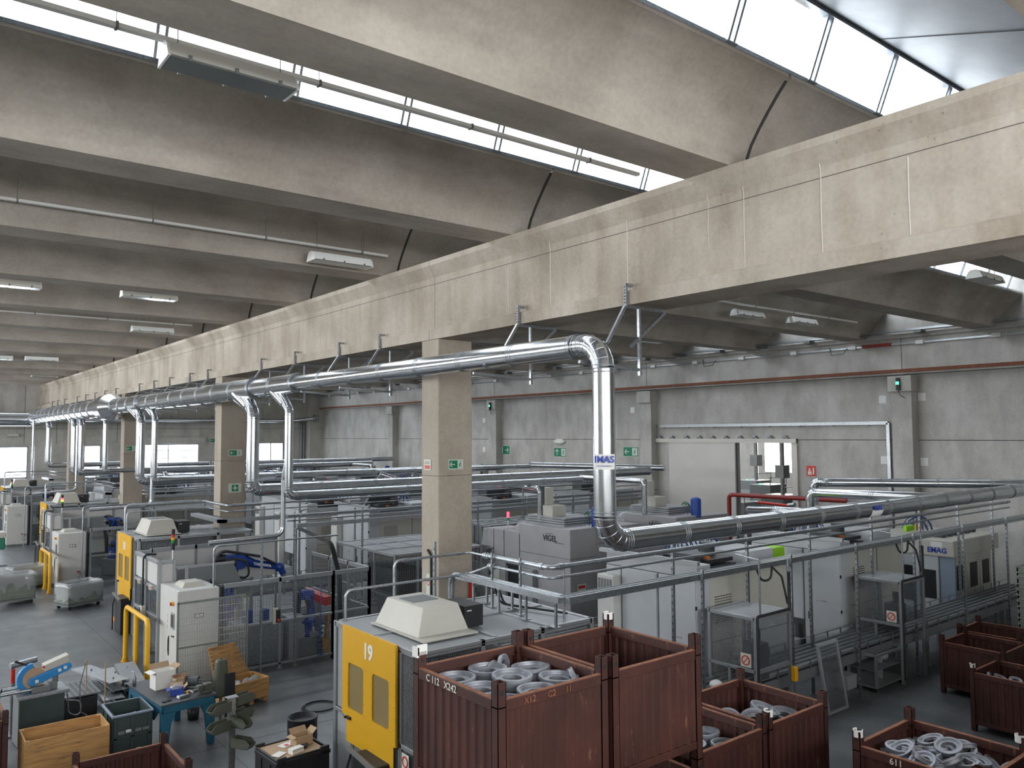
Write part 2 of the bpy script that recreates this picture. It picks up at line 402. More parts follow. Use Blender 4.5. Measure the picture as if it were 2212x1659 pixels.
struct(MB().box(-12, SHELL_C0+SHELL_P*(NSH-1)+.9, 9.9, 28.8, YE+.4, 10.1).build('ceiling', 'concrete_shell'))

# joint strips between shells over the beam: dark gap filler and a steel bracket each
for k in range(1, NSH):
    y = SHELL_C0+SHELL_P*k
    b = MB(); b.box(8.656, y-.9, 9.76, 8.699, y+.9, 9.80)
    for i in range(6): b.bar((8.678, y-hp[i][0]-.004, hp[i][1]), (8.678, y-hp[i+1][0]-.004, hp[i+1][1]), .043, .02, 0, (0, -1, 0))
    struct(b.build('trim_%d' % k, 'seam'))

# walls ---------------------------------------------------------------
wl = MB(); wl.box(-12.3, -6.2, 0, -12, 62.6, 5.5); wl.box(-12.3, -6.2, 7.7, -12, 62.6, 10.8); wl.box(-12.3, -6.2, 5.5, -12, 14, 7.7); wl.box(-12.3, 58, 5.5, -12, 62.6, 7.7); struct(wl.build('wall_left', 'concrete_wall'))
wf = MB(); wf.box(-12.3, -6.3, 0, 29, -6, 5.45); wf.box(-12.3, -6.3, 8.35, 29, -6, 10.8); wf.box(-12.3, -6.3, 5.45, -10.6, -6, 8.35); wf.box(12.2, -6.3, 5.45, 29, -6, 8.35); struct(wf.build('wall_front', 'concrete_wall'))
struct(MB().box(-12, -6, 3.6, 28.8, .7, 3.88).build('floor', 'concrete_wall'))
f = MB()
for i in range(12): f.box(-10.6+i*2.07-.04, -6.08, 5.45, -10.6+i*2.07+.04, -6.0, 8.35)
f.box(-10.6, -6.08, 6.85, 12.2, -6, 6.92)
o = struct(f.build('window_19', 'alu')); MB().box(-10.6, -6.05, 5.45, 12.2, -6.04, 8.35).build('pane', 'glass', o)
f = MB()
for i in range(23): f.box(-12.08, 14+i*2-.04, 5.5, -12.0, 14+i*2+.04, 7.7)
o = struct(f.build('window_20', 'alu')); MB().box(-12.06, 14, 5.5, -12.05, 58, 7.7).build('pane', 'glass', o)
DOOR = (18.22, 20.94, 5.07)
wr = MB(); wr.box(XW, -6, 0, XW+.25, DOOR[0], 10.8); wr.box(XW, DOOR[1], 0, XW+.25, 62.5, 10.8); wr.box(XW, DOOR[0], DOOR[2], XW+.25, DOOR[1], 10.8)
wro = struct(wr.build('wall_right', 'concrete_wall'))
PY = [1.0, 13.26, 25.32, 37.3, 49.3]
for i, y in enumerate(PY):
    p = MB(); p.box(XW-.45, y, 0, XW, y+.72, 6.9); p.box(XW-.56, y-.06, 6.9, XW, y+.78, 7.45); p.build('pilaster', 'concrete_wall', wro, .01)
lb = MB(); lb.box(XW-.30, -6, 7.50, XW, YE, 8.88); lb.box(XW-.42, -6, 8.80, XW, YE, 8.95); lb.build('ledge_beam', 'concrete_wall', wro)
jn = MB(); jn.box(XW-.004, -6, 5.165, XW, 18, 5.19); jn.box(XW-.004, 25.4, 5.165, XW, YE, 5.19); jn.box(XW-.004, 18, 5.165, XW, 25.4, 5.19)
for y in (13.62, 25.7, 37.65, 49.65): jn.box(XW-.304, y-.01, 7.62, XW-.30, y+.01, 8.8)
jn.box(XW-.304, -6, 7.50, XW-.29, YE, 7.52)
jn.build('panel_joint', 'seam', wro)
solo(MB().box(XW-.36, -6, 7.58, XW-.302, YE-.1, 7.70).build('crane_rail', 'rail_rust'), 'rust brown steel rail running along the ledge of the right wall', 'rail')

holes = [(4.2, 7.95, 2.72, 4.84), (10.6, 12.38, 2.4, 4.86), (14.7, 19.1, 0, 4.88), (23.62, 25.73, 3.24, 4.9)]
we = MB(); x = -12.2
for a, b_, z0, z1 in holes:
    we.box(x, YE, 0, a, YE+.3, 10.8); we.box(a, YE, z1, b_, YE+.3, 10.8)
    if z0 > 0: we.box(a, YE, 0, b_, YE+.3, z0)
    x = b_
we.box(x, YE, 0, XW+.25, YE+.3, 10.8)
weo = struct(we.build('wall_back', 'concrete_wall'))
p = MB(); p.box(27.6, YE-.8, 0, XW, YE, 8.8)
p.build('corner_column', 'concrete_wall', weo)
MB().box(14.3, YE-.25, 4.95, 19.5, YE, 5.35).build('lintel', 'concrete_wall', weo)
j2 = MB()
for x in (5.3, 7.7, 9.6, 13.4, 21.5): j2.box(x-.012, YE-.004, 5.0, x+.012, YE, 8.9)
j2.box(-12, YE-.004, 6.0, 27.6, YE, 6.02); j2.build('panel_joint', 'seam', weo)
n = NSH
for i, (a, b_, z0, z1) in enumerate(holes):
    nm = 'door_1' if i == 2 else 'window_%d' % (n+i)
    f = MB(); f.box(a, YE+.02, z1-.07, b_, YE+.12, z1); f.box(a, YE+.02, z0, b_, YE+.12, z0+.07); f.box(a, YE+.02, z0, a+.07, YE+.12, z1); f.box(b_-.07, YE+.02, z0, b_, YE+.12, z1)
    if i == 2:
        for q in range(1, 9): f.box(a, YE+.04, z0+q*.55-.02, b_, YE+.10, z0+q*.55+.02)
        f.box((a+b_)/2-.03, YE+.04, z0, (a+b_)/2+.03, YE+.1, z1)
    elif i == 1: f.box(a, YE+.02, 3.36, b_, YE+.12, 3.5)
    else: f.box((a+b_)/2-.04, YE+.02, z0, (a+b_)/2+.04, YE+.12, z1)
    w_ = struct(f.build(nm, 'alu'))
    MB().box(a+.05, YE+.06, z0+.05, b_-.05, YE+.07, z1-.05).build('pane', 'glass', w_)

# main beam and columns -------------------------------------------------
bp_ = [(8.33, 8.87), (8.33, 8.775), (8.46, 8.56), (8.46, 7.54), (8.345, 7.525), (8.33, 7.51), (8.33, 7.32)]
bpoly = bp_+[(2*XB-x, z) for x, z in bp_[::-1]]
colY = [.4, 12.76, 25.0, 37.4, 49.9]
bs = [-6]+[y+.33 for y in colY]+[YE]
for i in range(len(bs)-1):
    b = MB(); b.prism(bpoly, 'xz', bs[i]+.006, bs[i+1]-.006)
    o = b.build('concrete_beam', 'concrete_warm')
    lab = ['stretch of the concrete main beam at the right edge, nearest the camera', 'concrete main beam span with white drips, over the vertical duct', 'concrete main beam span between nearest and second square columns',
           'concrete main beam span between second and third square columns', 'concrete main beam span between third and fourth square columns', 'far concrete main beam span ending at the back wall'][i]
    tag(o, lab, 'beam', 'main beam spans')
    st = MB(); st.box(8.455, bs[i]+.01, 8.425, 8.4597, bs[i+1]-.01, 8.431); st.build('casting_line', 'seam', o)
    if i == 1:
        for y, z0, z1, wd in ((3.9, 7.56, 8.40, .014), (4.9, 7.56, 8.52, .014), (5.95, 7.56, 8.5, .012), (6.5, 7.9, 8.5, .008), (7.95, 7.56, 8.5, .014), (9.65, 7.56, 8.5, .014), (10.75, 7.56, 8.4, .012)):
            sk = MB(); sk.tube([(8.459, y, z0), (8.458, y+.004, (z0+z1)/2), (8.457, y-.003, z1)], wd/2, 6)
            if z1 > 8.45: sk.tube([(8.458, y-.003, z1), (8.44, y+.0, 8.59)], wd/2, 6)
            sk.build('lime_streak', 'lime_stain', o)
cl = ['nearest square concrete column, with a green exit sign', 'second square concrete column, carrying an exit sign and a first aid sign', 'third square concrete column from the camera', 'fourth square concrete column, beside the far windows']
for i, y in enumerate(colY[1:]):
    b = MB(); b.box(8.33, y, 0, 9.11, y+.60, 7.318); o = b.build('concrete_column', 'concrete_column', None, .02)
    tag(o, cl[i], 'column', 'columns under the main beam')
    s = MB()
    s.box(8.328, y-.002, 4.70, 9.112, y+.602, 4.708); o2 = s.build('casting_line', 'seam', o)
# ================================================================ lamps, conduits, signs, wall fixtures
def lamp(loc, label, L=1.25, W=.36, on=False, group='ceiling lamps'):
    t = thing('ceiling_lamp', label, 'lamp', loc, 0, group)
    h = L/2; q = W/2
    b = MB(); b.frus((-h, -q, h, q), (-h+.02, -q+.09, h-.02, q-.09), .0, .16); b.build('lamp_housing', 'lamp_shell', t)
    for s in (-1, 1):
        e = MB(); e.prism([(-q, -.015), (q, -.015), (q-.06, .13), (q-.12, .17), (-q+.12, .17), (-q+.06, .13)], 'yz', s*h-.012, s*h+.012); e.build('end_cap', 'white_plastic', t)
    g = MB(); g.box(-h+.02, -q+.02, -.012, h-.02, q-.02, -.004); g.build('lamp_glass', 'tube_reflector' if on else 'lamp_glass', t)
    c = MB()
    for i in range(3):
        for s in (-1, 1): c.box(-h*.7+i*h*.7-.015, s*q-.012, -.02, -h*.7+i*h*.7+.015, s*q+.012, .03)
    c.build('clip', 'mid_grey', t)
    for s in (-1, 1):
        MB().cyl((s*(h-.12), 0, .16), (s*(h-.12), 0, .75), .005, n=6).build('hanging_wire', 'mid_grey', t)
    return t
def conduit(y, z, x0, x1, label, drop=.42):
    t = thing('cable_trunking', label, 'trunking', (0, y, z))
    MB().box(x0, -.035, -.022, x1, .035, .022).build('trunking_body', 'white_plastic', t)
    x = x0+.6
    while x < x1:
        b = MB(); b.box(x-.012, -.045, -.03, x+.012, .045, .03); b.cyl((x, 0, .03), (x, 0, drop), .004, n=5); b.build('trunking_hanger', 'mid_grey', t); x += 2.0
    return t
conduit(7.85, 9.27, -11, 8.6, 'long white trunking hanging under the largest strip skylight')
conduit(14.5, 9.2, -11, 8.2, 'white trunking above the lamp nearest the beam centre, under dark shell', .35)
conduit(27.7, 9.2, -11, 8.2, 'white trunking crossing the ceiling left, over the farther lamp pair', .35)
conduit(41.0, 9.2, -11, 8.2, 'farthest white trunking crossing the ceiling at left', .35)
conduit(7.4, 9.27, 9.6, 28, 'white trunking under the small skylight right of the beam')
conduit(13.9, 9.2, 9.6, 26, 'white trunking above the right-hand lamps behind the beam', .35)
lamp((2.62, 7.75, 9.02), 'large ceiling lamp hanging in front of the strip skylight, top left')
lamp((7.1, 14.42, 8.88), 'ceiling lamp below trunking just left of the main beam')
lamp((5.15, 20.9, 8.88), 'narrow ceiling lamp with lit tube glints, left of centre of the ceiling', on=True)
lamp((2.2, 21.0, 8.88), 'bright glinting ceiling lamp cut by the left edge', on=True)
lamp((6.95, 27.7, 8.88), 'ceiling lamp under the farther trunking, left of the main beam')
lamp((5.6, 40.6, 8.85), 'far ceiling lamp, right one of the far left pair')
lamp((3.9, 40.9, 8.85), 'far ceiling lamp, left one of the far left pair', on=True)
lamp((7.2, 51.0, 8.8), 'farthest ceiling lamp above the back left windows')
lamp((19.9, 13.95, 8.88), 'lamp right of the duct elbow, left one of two behind the beam')
lamp((22.6, 13.85, 8.88), 'lamp right one of two behind the beam, under white trunking')
lamp((19.6, 7.4, 8.9), 'lamp beside the small bright skylight at the right edge')
lamp((22.5, 20.1, 8.88), 'lamp glimpsed between the duct elbow and the right wall cable tray', on=True)
lamp((7.0, 62.0, 5.5), 'small wall lamp above the far left window', .7, .12)

def running_man(b, cx, cz, h, mi, X, flip=1):
    """pictogram figure standing at plane; X(a,z) maps to 3-D"""
    def seg(p, q, w_):
        a = Vector(X(cx+flip*p[0]*h, cz+p[1]*h)); c = Vector(X(cx+flip*q[0]*h, cz+q[1]*h)); b.bar(a, c, w_*h, .006, mi, X.nrm)
    seg((-.02, .16), (.06, -.08), .16); seg((.06, -.08), (.22, -.18), .10); seg((.22, -.18), (.14, -.42), .09)
    seg((.04, -.08), (-.08, -.25), .10); seg((-.08, -.25), (-.28, -.30), .09); seg((-.02, .18), (.20, .06), .07); seg((-.04, .18), (-.24, .10), .07)
    c = Vector(X(cx+flip*-.07*h, cz+.34*h)); b.bar(c-Vector(X.nrm)*.003, c+Vector(X.nrm)*.003, .15*h, .15*h, mi)
class Plane:
    def __init__(s, o, u, nrm): s.o = Vector(o); s.u = Vector(u); s.nrm = Vector(nrm)
    def __call__(s, a, z): return s.o+s.u*a+Vector((0, 0, z))+s.nrm*.006
def exit_sign(o, u, nrm, W, H, arrow, label, man_left=False):
    t = thing('exit_sign', label, 'sign', o, 0, 'emergency exit signs')
    P = Plane((0, 0, 0), u, nrm); u_ = Vector(u); n_ = Vector(nrm)
    def rect(b, a0, z0, a1, z1, d0, d1):
        vs = [u_*a+Vector((0, 0, z))+n_*d for d in (d0, d1) for a, z in ((a0, z0), (a1, z0), (a1, z1), (a0, z1))]
        b.add(vs, [(0, 1, 2, 3), (7, 6, 5, 4), (0, 4, 5, 1), (1, 5, 6, 2), (2, 6, 7, 3), (3, 7, 4, 0)])
    b = MB(); rect(b, -W/2, -H/2, W/2, H/2, -.008, 0); b.build('sign_plate', 'sign_white', t)
    b = MB(); rect(b, -W/2+.02, -H/2+.02, W/2-.02, H/2-.02, 0, .003); b.build('sign_field', 'sign_green', t)
    s = -1 if man_left else 1
    mc = s*W*.27; ac = -s*W*.24
    b = MB(); rect(b, mc-W*.17, -H*.38, mc+W*.17, H*.38, .003, .005); b.build('door_pictogram', 'sign_white', t)
    b = MB(); running_man(b, mc, 0, H*.62, 0, P, 1 if man_left else -1); b.build('running_figure', 'sign_green', t)
    b = MB(); z = Vector((0, 0, 1))
    d = {'l': -u_, 'r': u_, 'u': z}[arrow]; e = z if arrow != 'u' else u_; c = u_*ac+n_*.006; L = H*.30
    b.bar(c-d*L, c+d*L*.8, H*.09, .004, 0, n_); b.bar(c+d*L, c+d*L*.2+e*L*.85, H*.09, .004, 0, n_); b.bar(c+d*L, c+d*L*.2-e*L*.85, H*.09, .004, 0, n_)
    b.build('arrow', 'sign_white', t)
    return t
# on the right wall u runs towards -Y (image right); on column fronts u runs +X
exit_sign((XW-.012, 37.1, 4.54), (0, -1, 0), (-1, 0, 0), 1.05, .52, 'r', 'green running-man sign with arrow pointing right, leftmost on the right wall', True)
exit_sign((XW-.012, 32.2, 4.48), (0, -1, 0), (-1, 0, 0), 1.0, .50, 'u', 'green running-man sign with arrow pointing up, on the right wall')
exit_sign((XW-.012, 26.95+.1, 4.58), (0, -1, 0), (-1, 0, 0), 1.0, .48, 'l', 'green running-man sign with left arrow, beside the large vertical duct')
exit_sign((8.72, 12.748, 4.915), (1, 0, 0), (0, -1, 0), .34, .19, 'l', 'green running-man sign with left arrow on the nearest column')
exit_sign((8.78, 24.988, 4.95), (1, 0, 0), (0, -1, 0), .42, .20, 'l', 'green running-man sign with left arrow on the second column')
exit_sign((8.62, 37.388, 4.95), (1, 0, 0), (0, -1, 0), .42, .22, 'l', 'small green arrow sign on the third column, half behind a duct')
exit_sign((20.2, YE-.012, 5.1), (1, 0, 0), (0, -1, 0), .6, .3, 'l', 'tiny green sign on the back wall right of the roller door')
t = thing('fire_sign', 'faded red and white notice on the left face of nearest column', 'sign', (8.322, 13.13, 4.91))
bx('sign_plate', 'sign_white', t, -.004, -.115, -.10, .004, .115, .10); bx('sign_field', 'lens_red', t, -.007, -.09, -.08, -.004, .09, -.01)
bx('notice_lines', 'rail_rust', t, -.007, -.08, .02, -.004, .08, .03, -.007, -.08, .05, -.004, .08, .06)
t = thing('notice_sign', 'white notice with red ring low on nearest column left face', 'sign', (8.322, 13.10, 2.62))
bx('sign_plate', 'sign_white', t, -.004, -.07, -.22, .004, .07, .22)
MB().lathe([(.05, -.002), (.05, .002), (.035, .002), (.035, -.002)], (-.006, 0, .05), (1, 0, 0), 20, closed=True).build('red_ring', 'sign_red', t)
t = thing('first_aid_sign', 'green sign with white cross low on the second column', 'sign', (8.78, 24.99, 3.86))
bx('sign_plate', 'sign_white', t, -.20, -.01, -.14, .20, .0, .14); bx('sign_field', 'sign_green', t, -.10, -.013, -.10, .10, -.01, .10)
bx('white_cross', 'sign_white', t, -.07, -.016, -.022, .07, -.013, .022, -.022, -.0165, -.07, .022, -.0135, .07)
t = thing('fire_call_sign', 'small red and white fire sign on the wall right of the sliding door', 'sign', (XW-.01, 17.45, 3.96))
bx('sign_plate', 'sign_red', t, -.005, -.2, -.2, .005, .2, .2); bx('pictogram', 'sign_white', t, -.009, -.02, -.15, -.005, .14, -.02, -.009, -.13, -.13, -.005, -.07, .12, -.009, .03, -.02, -.005, .10, .1)
t = thing('wall_lamp', 'small oval bulkhead light above the up-arrow exit sign', 'lamp', (XW-.06, 32.2, 5.05))
MB().sphere((0, 0, 0), .5, 14, sc=(.12, .95, .32)).build('lamp_body', 'lamp_shell', t); MB().sphere((-.03, 0, -.02), .4, 12, sc=(.12, .85, .25)).build('lamp_glass', 'white_plastic', t)
for i, (y, z, lab) in enumerate(((14.36+.15, 6.66, 'upper left of the big wall pilaster'), (13.1, 6.70, 'upper right of the big wall pilaster'), (13.1, 4.42, 'lower right of the big wall pilaster'), (14.42+.1, 4.45, 'lower left of the big pilaster, behind white trunking'),
        (26.9, 6.6, 'left of pilaster by the vertical duct'), (25.45, 6.6, 'right of pilaster beside large vertical duct'), (37.35, 6.45, 'right of pilaster with small green light'), (39.1, 6.3, 'upper left of pilaster with small green light'), (39.1, 4.55, 'lower left of pilaster with small green light'), (49.6, 6.4, 'upper, right of the far pilaster near the corner'), (49.6, 4.75, 'lower, right of the far pilaster near the corner'))):
    solo(MB().box(XW-.006, y-.13, z-.14, XW-.001, y+.13, z+.14).build('white_plate', 'white_plastic'), 'square white plate on the right wall, '+lab, 'plate', 'white wall plates')
for y, z, lab in ((13.62, 7.16, 'signal light with green lamp on the big wall pilaster'), (37.65, 7.1, 'signal light with green lamp on the pilaster behind nearest column')):
    t = thing('signal_light', lab, 'signal light', (XW-.62, y, z))
    bx('housing', 'black', t, -.05, -.06, -.22, .03, .06, .22); MB().box(-.07, -.05, -.02, -.05, .05, .08).build('green_lens', 'led_green', t)
    MB().tube([(0, 0, -.22), (.02, -.05, -.4), (.04, -.2, -.5)], .012, 6).build('cable', 'black_rubber', t)

# sliding fire door in the right wall
t = struct(MB().box(XW-.10, 18.0, 0, XW-.0, 18.24, 5.22).build('door_2', 'door_beige'))
MB().box(XW-.16, 18.0, 5.05, XW-.02, 25.35, 5.22).build('door_rail', 'door_beige', t)
MB().box(XW-.13, 20.90, .05, XW-.03, 24.55, 5.06).build('door_leaf', 'door_beige', t)
MB().box(XW-.135, 20.86, 0, XW-.03, 20.92, 5.1).build('leaf_edge', 'mid_grey', t)
for i in range(10):
    y = 18.5+i*.72+(0 if i < 8 else .12)
    MB().cyl((XW-.09, y-.06, 5.29), (XW-.09, y+.06, 5.29), .07, n=12).box(XW-.14, y-.12, 5.22, XW-.04, y+.12, 5.28).build('door_roller', 'galv_dull', t)
t = thing('cable_duct_frame', 'white metal trunking framing the sliding door on the right wall', 'trunking', (XW, 0, 0))
bx('horizontal_run', 'galv', t, -.12, 14.3, 5.74, -.002, 25.55, 5.86); bx('vertical_run', 'galv', t, -.12, 14.24, 2.0, -.002, 14.36, 5.80); bx('vertical_run', 'galv', t, -.12, 25.45, 1.2, -.002, 25.55, 5.80)
for i in range(8): bx('cable_clip', 'mid_grey', t, -.10, 15+i*1.4, 5.70, -.02, 15.08+i*1.4, 5.74)
# room beyond the door
b = MB(); b.box(42, 12, 0, 42.2, 25.9, 8.8); b.box(42, 28.5, 0, 42.2, 45, 8.8); b.box(42, 25.9, 0, 42.2, 28.5, 3.1); b.box(42, 25.9, 5.7, 42.2, 28.5, 8.8); b.box(29.05, 45, 0, 42, 45.2, 8.8); b.box(29.05, 11.8, 0, 42, 12, 8.8); b.box(29.05, 12, 8.7, 42, 45, 8.9)
struct(b.build('wall_annex', 'concrete_wall'))
f = MB()
for i in range(6): f.box(42.02, 25.9+i*.52-.012, 3.1, 42.04, 25.9+i*.52+.012, 5.7)
for i in range(7): f.box(42.02, 25.9, 3.1+i*.43-.012, 42.04, 28.5, 3.1+i*.43+.012)
struct(f.build('window_18', 'alu'))
for i, (x, y, h) in enumerate(((33.0, 21.6, 2.6), (35.0, 23.6, 2.9), (37.6, 26.2, 2.9), (32.6, 23.4, 2.2))):
    t = thing('machine_unit', 'grey machine unit seen through the sliding door, '+['nearest', 'middle', 'farthest', 'low one between'][i]+' of four', 'machine', (x, y, 0), 0, 'machines beyond the sliding door')
    bx('body', 'grey_panel', t, -.7, -.6, 0, .7, .6, h, bevel=.03); bx('door', 'machine_white', t, -.72, -.4, .4, -.70, .4, h-.5)
    bx('status_lamp', 'led_green', t, -.7, -.03, h, -.65, .02, h+.07)
    if i in (0, 2): MB().cyl((.2, 0, h), (.2, 0, 8.0), .10, n=10).box(-.05, -.22, h+.75, .45, .22, h+1.35).build('exhaust_stack', 'galv', t)
    bx('roof_rail', 'galv_dull', t, -.7, -.6, h+.35, .7, -.57, h+.38, -.7, -.6, h, -.67, -.57, h+.38, .67, -.6, h, .7, -.57, h+.38)

# cable trays high on the right wall
t = thing('wall_cable_tray', 'steel cable tray on brackets along the top of the right wall', 'cable tray', (XW-.42, 0, 9.0))
b = MB(); b.box(-.32, -5, 0, -.02, 61.5, .01); b.box(-.33, -5, 0, -.32, 61.5, .07); b.build('tray', 'galv', t)
for i in range(28): bx('tray_bracket', 'mid_grey', t, -.36, 2.2+i*2.1, -.10, .02, 2.45+i*2.1, -.01)
t = thing('lighting_track', 'slotted white track with boxes along the right wall below the tray', 'track', (XW-.34, 0, 8.60))
bx('track', 'galv', t, -.04, -5, -.03, .0, 61, .03)
for i in range(24): bx('junction_box', 'white_plastic', t, -.09, 3+i*2.45, -.06, .0, 3.26+i*2.45, .07)
bx('red_cover', 'red_dark', t, -.10, 13.95, -.05, 0, 15.0, .06)
for k in range(3): MB().tube([(-.06, 15.6+k*6, .0), (-.15, 15.7+k*6, -.2), (-.1, 16.2+k*6, -.22), (-.06, 16.3+k*6, .1)], .014, 6).build('cable_loop', ['hose_green', 'black_rubber', 'red_dark'][k], t)
# back wall pipe with flange
t = thing('wall_duct', 'slim steel duct along the back wall ending in a flange near the corner', 'duct', (0, YE-.45, 6.62))
MB().tube([(9.5, 0, 0), (26.2, 0, 0), (27.0, -.5, .1), (27.9, -.9, .2)], .15, 14).build('pipe', 'duct_steel', t)
MB().cyl((27.7, -.8, .18), (27.9, -.9, .2), .28, n=16).cyl((28.0, -.95, .21), (28.1, -1.0, .22), .24, n=16).build('flange', 'galv_dull', t)
b = MB()
for x in (11, 14, 17, 20, 23, 26): b.bar((x, .42, .35), (x, 0, .2), .05, .05); b.bar((x, 0, .25), (x, 0, -.2), .03)
b.build('wall_bracket', 'galv_dull', t)
t = thing('downpipe', 'pair of slim grey pipes down the far corner of the hall', 'pipe', (27.2, YE-.1, 0))
for dx in (0, .22): MB().tube(round_path([(dx, 0, 0), (dx, 0, 6.3), (dx-.3, -.2, 6.6)], .2), .07, 8).build('pipe', 'galv_dull', t)
# ================================================================ spiral ducts
def duct(name_label, pts, r, ring=1.25, root=(0, 0, 0), seg=6, bend=1.5, group='steel extraction ducts', m='duct_steel', detail=True, n=20, cap_end=None):
    t = thing('ventilation_duct', name_label, 'duct', root, 0, group)
    P = [Vector(p) for p in pts]; R = r*bend
    cur = P[0]
    for i in range(1, len(P)):
        if i < len(P)-1:
            a = (P[i-1]-P[i]).normalized(); c = (P[i+1]-P[i]).normalized(); ang = a.angle(c); d = R*1.0/math.tan(ang/2)
            d = min(d, (P[i-1]-P[i]).length*.5, (P[i+1]-P[i]).length*.5)
            e0, e1 = P[i]+a*d, P[i]+c*d
        else: e0 = P[i]; e1 = None
        MB().tube([cur, e0], r, n, sm=True).build('pipe_section', m, t)
        L = (e0-cur).length; dr = (e0-cur).normalized()
        if detail:
            ks = max(1, int(L/ring))
            for k in range(ks+1):
                c0 = cur+dr*(L*k/ks if ks else 0)
                b = MB()
                for off in (-.045, 0, .045):
                    q = c0+dr*off; b.tube([q-dr*.009, q, q+dr*.009], [r*1.0, r*1.045, r*1.0], n, cap=False)
                b.build('joint_ring', 'galv_dull', t)
        if e1 is not None:
            pp = round_path([P[i-1], P[i], P[i+1]], 1, 1)
            arcp = []
            cen = P[i]+(a+c).normalized()*(d/math.tan(ang/2) and (d*math.tan(ang/2))/sin(ang/2))
            s0 = e0-cen; s1 = e1-cen; tot = s0.angle(s1)
            for k in range(seg+1):
                f = k/seg; arcp.append(cen+(s0*sin((1-f)*tot)+s1*sin(f*tot))/sin(tot))
            b = MB(); b.tube(arcp, r*1.01, n, cap=False)
            b.build('elbow', m, t)
            if detail:
                for k in range(1, seg):
                    tg = (arcp[k+1]-arcp[k-1]).normalized(); q = arcp[k]
                    MB().tube([q-tg*.005, q, q+tg*.005], [r*1.01, r*1.05, r*1.01], n, cap=False).build('elbow_seam', m, t)
            cur = e1
    return t
DX, DZ = 7.6, 6.70
main = duct('long horizontal steel duct hung under the main beam, with large near elbow', [(DX, 56.5, DZ), (DX, 38.0, DZ)], .40, group=None, ring=1.4)
def section(y0, y1, ra, rb=None, cone=.5):
    rb = ra if rb is None else rb
    MB().tube([(DX, y0, DZ), (DX, y1, DZ)], ra, 24).build('pipe_section', 'duct_steel', main)
    k = max(1, int(abs(y1-y0)/1.25))
    for i in range(k+1):
        y = y0+(y1-y0)*i/k; b = MB()
        for off in (-.05, 0, .05): b.tube([(DX, y+off-.009, DZ), (DX, y+off, DZ), (DX, y+off+.009, DZ)], [ra*1.0, ra*1.045, ra*1.0], 24, cap=False)
        b.build('joint_ring', 'galv_dull', main)
MB().cyl((DX, 38.0, DZ), (DX, 37.4, DZ), .40, .55, n=24).build('reducer', 'duct_steel', main)
MB().cyl((DX, 37.4, DZ), (DX, 36.4, DZ), .55, n=24).build('expansion_drum', 'duct_steel', main)
MB().cyl((DX, 36.4, DZ), (DX, 35.5, DZ), .55, .33, n=24).build('reducer', 'duct_steel', main)
section(35.5, 31.4, .31); section(31.4, 20.2, .27); section(20.2, 17.6, .225); section(17.6, 8.15, .165)
# near elbow, drop and long run to the right
nd = duct('tall vertical steel duct with elbow, then running right over the machines', [(DX, 8.3, DZ), (DX, 7.62, DZ), (DX, 7.62, 4.06), (24.5, 7.62, 4.06)], .152, ring=1.15, seg=5, bend=2.3, group=None)
t0 = MB()
for z in (5.42,):
    t0 = nd
b = MB(); b.lathe([(.156, 4.87), (.156, 5.12)], (DX, 7.62, 0), (0, 0, 1), 40, sm=True)
# round label wraps: only the camera-side third
b = MB(); ang0 = math.atan2(-7.62, -7.6)
def curved_label(parent, c, axis, r, a_mid, a_w, l0, l1, m):
    c = Vector(c); ax = Vector(axis).normalized(); u = Vector((1, 0, 0)) if abs(ax.x) < .9 else Vector((0, 0, 1)); v = ax.cross(u)
    vs = []; n = 8
    for l in (l0, l1):
        for i in range(n+1):
            a = a_mid-a_w/2+a_w*i/n; vs.append(c+ax*l+(u*cos(a)+v*sin(a))*r)
    MB().add(vs, [(i, i+1, n+2+i, n+1+i) for i in range(n)], 0, True).build('maker_label', m, parent)
curved_label(nd, (DX, 7.62, 0), (0, 0, 1), .156, radians(225), radians(120), 5.02, 5.22, 'paper')
text('label_lettering', 'IMAS', .12, 'blue_logo', nd, (DX-.125, 7.62-.125, 5.15), (1, -1, 0), (0, 0, 1), .002, .004)
text('label_small_print', 'aeromeccanica', .035, 'blue_logo', nd, (DX-.125, 7.62-.125, 5.07), (1, -1, 0), (0, 0, 1), .002)
curved_label(nd, (0, 7.62, 4.06), (1, 0, 0), .158, radians(90)+radians(40), radians(80), 14.3, 14.7, 'paper')
text('label_lettering', 'IMAS', .13, 'blue_logo', nd, (14.5, 7.62-.168, 4.09), (1, 0, 0), (0, .3, 1), .002, .004)
# drops from the main duct
def drop(label, y, r, zl, x1, s=-1, dep=.5):
    t = duct(label, [(DX, y+.55, DZ-.15), (DX, y, DZ-.62), (DX, y, zl), (x1, y, zl)], r, ring=1.5, seg=5, group='duct drops from the main duct')
    b = MB(); b.cyl((DX, y+.85, DZ-.10), (DX, y+.25, DZ-.45), r*1.8, r*1.05, n=14); b.build('branch_saddle', 'duct_steel', t); return t
dA = drop('thicker duct drop between nearest and second columns, turning right at the foot', 20.35, .155, 4.08, 22.6)
dB = drop('thinner duct drop just right of the thicker one, with forked foot', 18.05, .10, 4.08, 17.0)
MB().cyl((DX, 18.05, 4.9), (DX, 18.35, 4.45), .09, .055, n=12).tube(round_path([(DX, 18.35, 4.5), (DX, 18.35, 3.14), (5.88, 18.35, 3.10)], .2), .055, 12).build('branch_pipe', 'duct_steel', dB)
dC = drop('duct drop just right of the third column', 31.6, .16, 3.84, 24)
dD = drop('slim duct drop right of the third column, forked at its foot', 29.7, .10, 3.95, 12)
MB().tube(round_path([(DX, 29.95, 4.6), (DX, 29.95, 3.07), (5.65, 29.95, 3.04)], .2), .06, 12).build('branch_pipe', 'duct_steel', dD)
dE = drop('duct drop beside the fourth column', 44.3, .16, 3.72, 24)
dF = drop('slim duct drop right beside the fourth column', 42.6, .11, 3.80, 11)
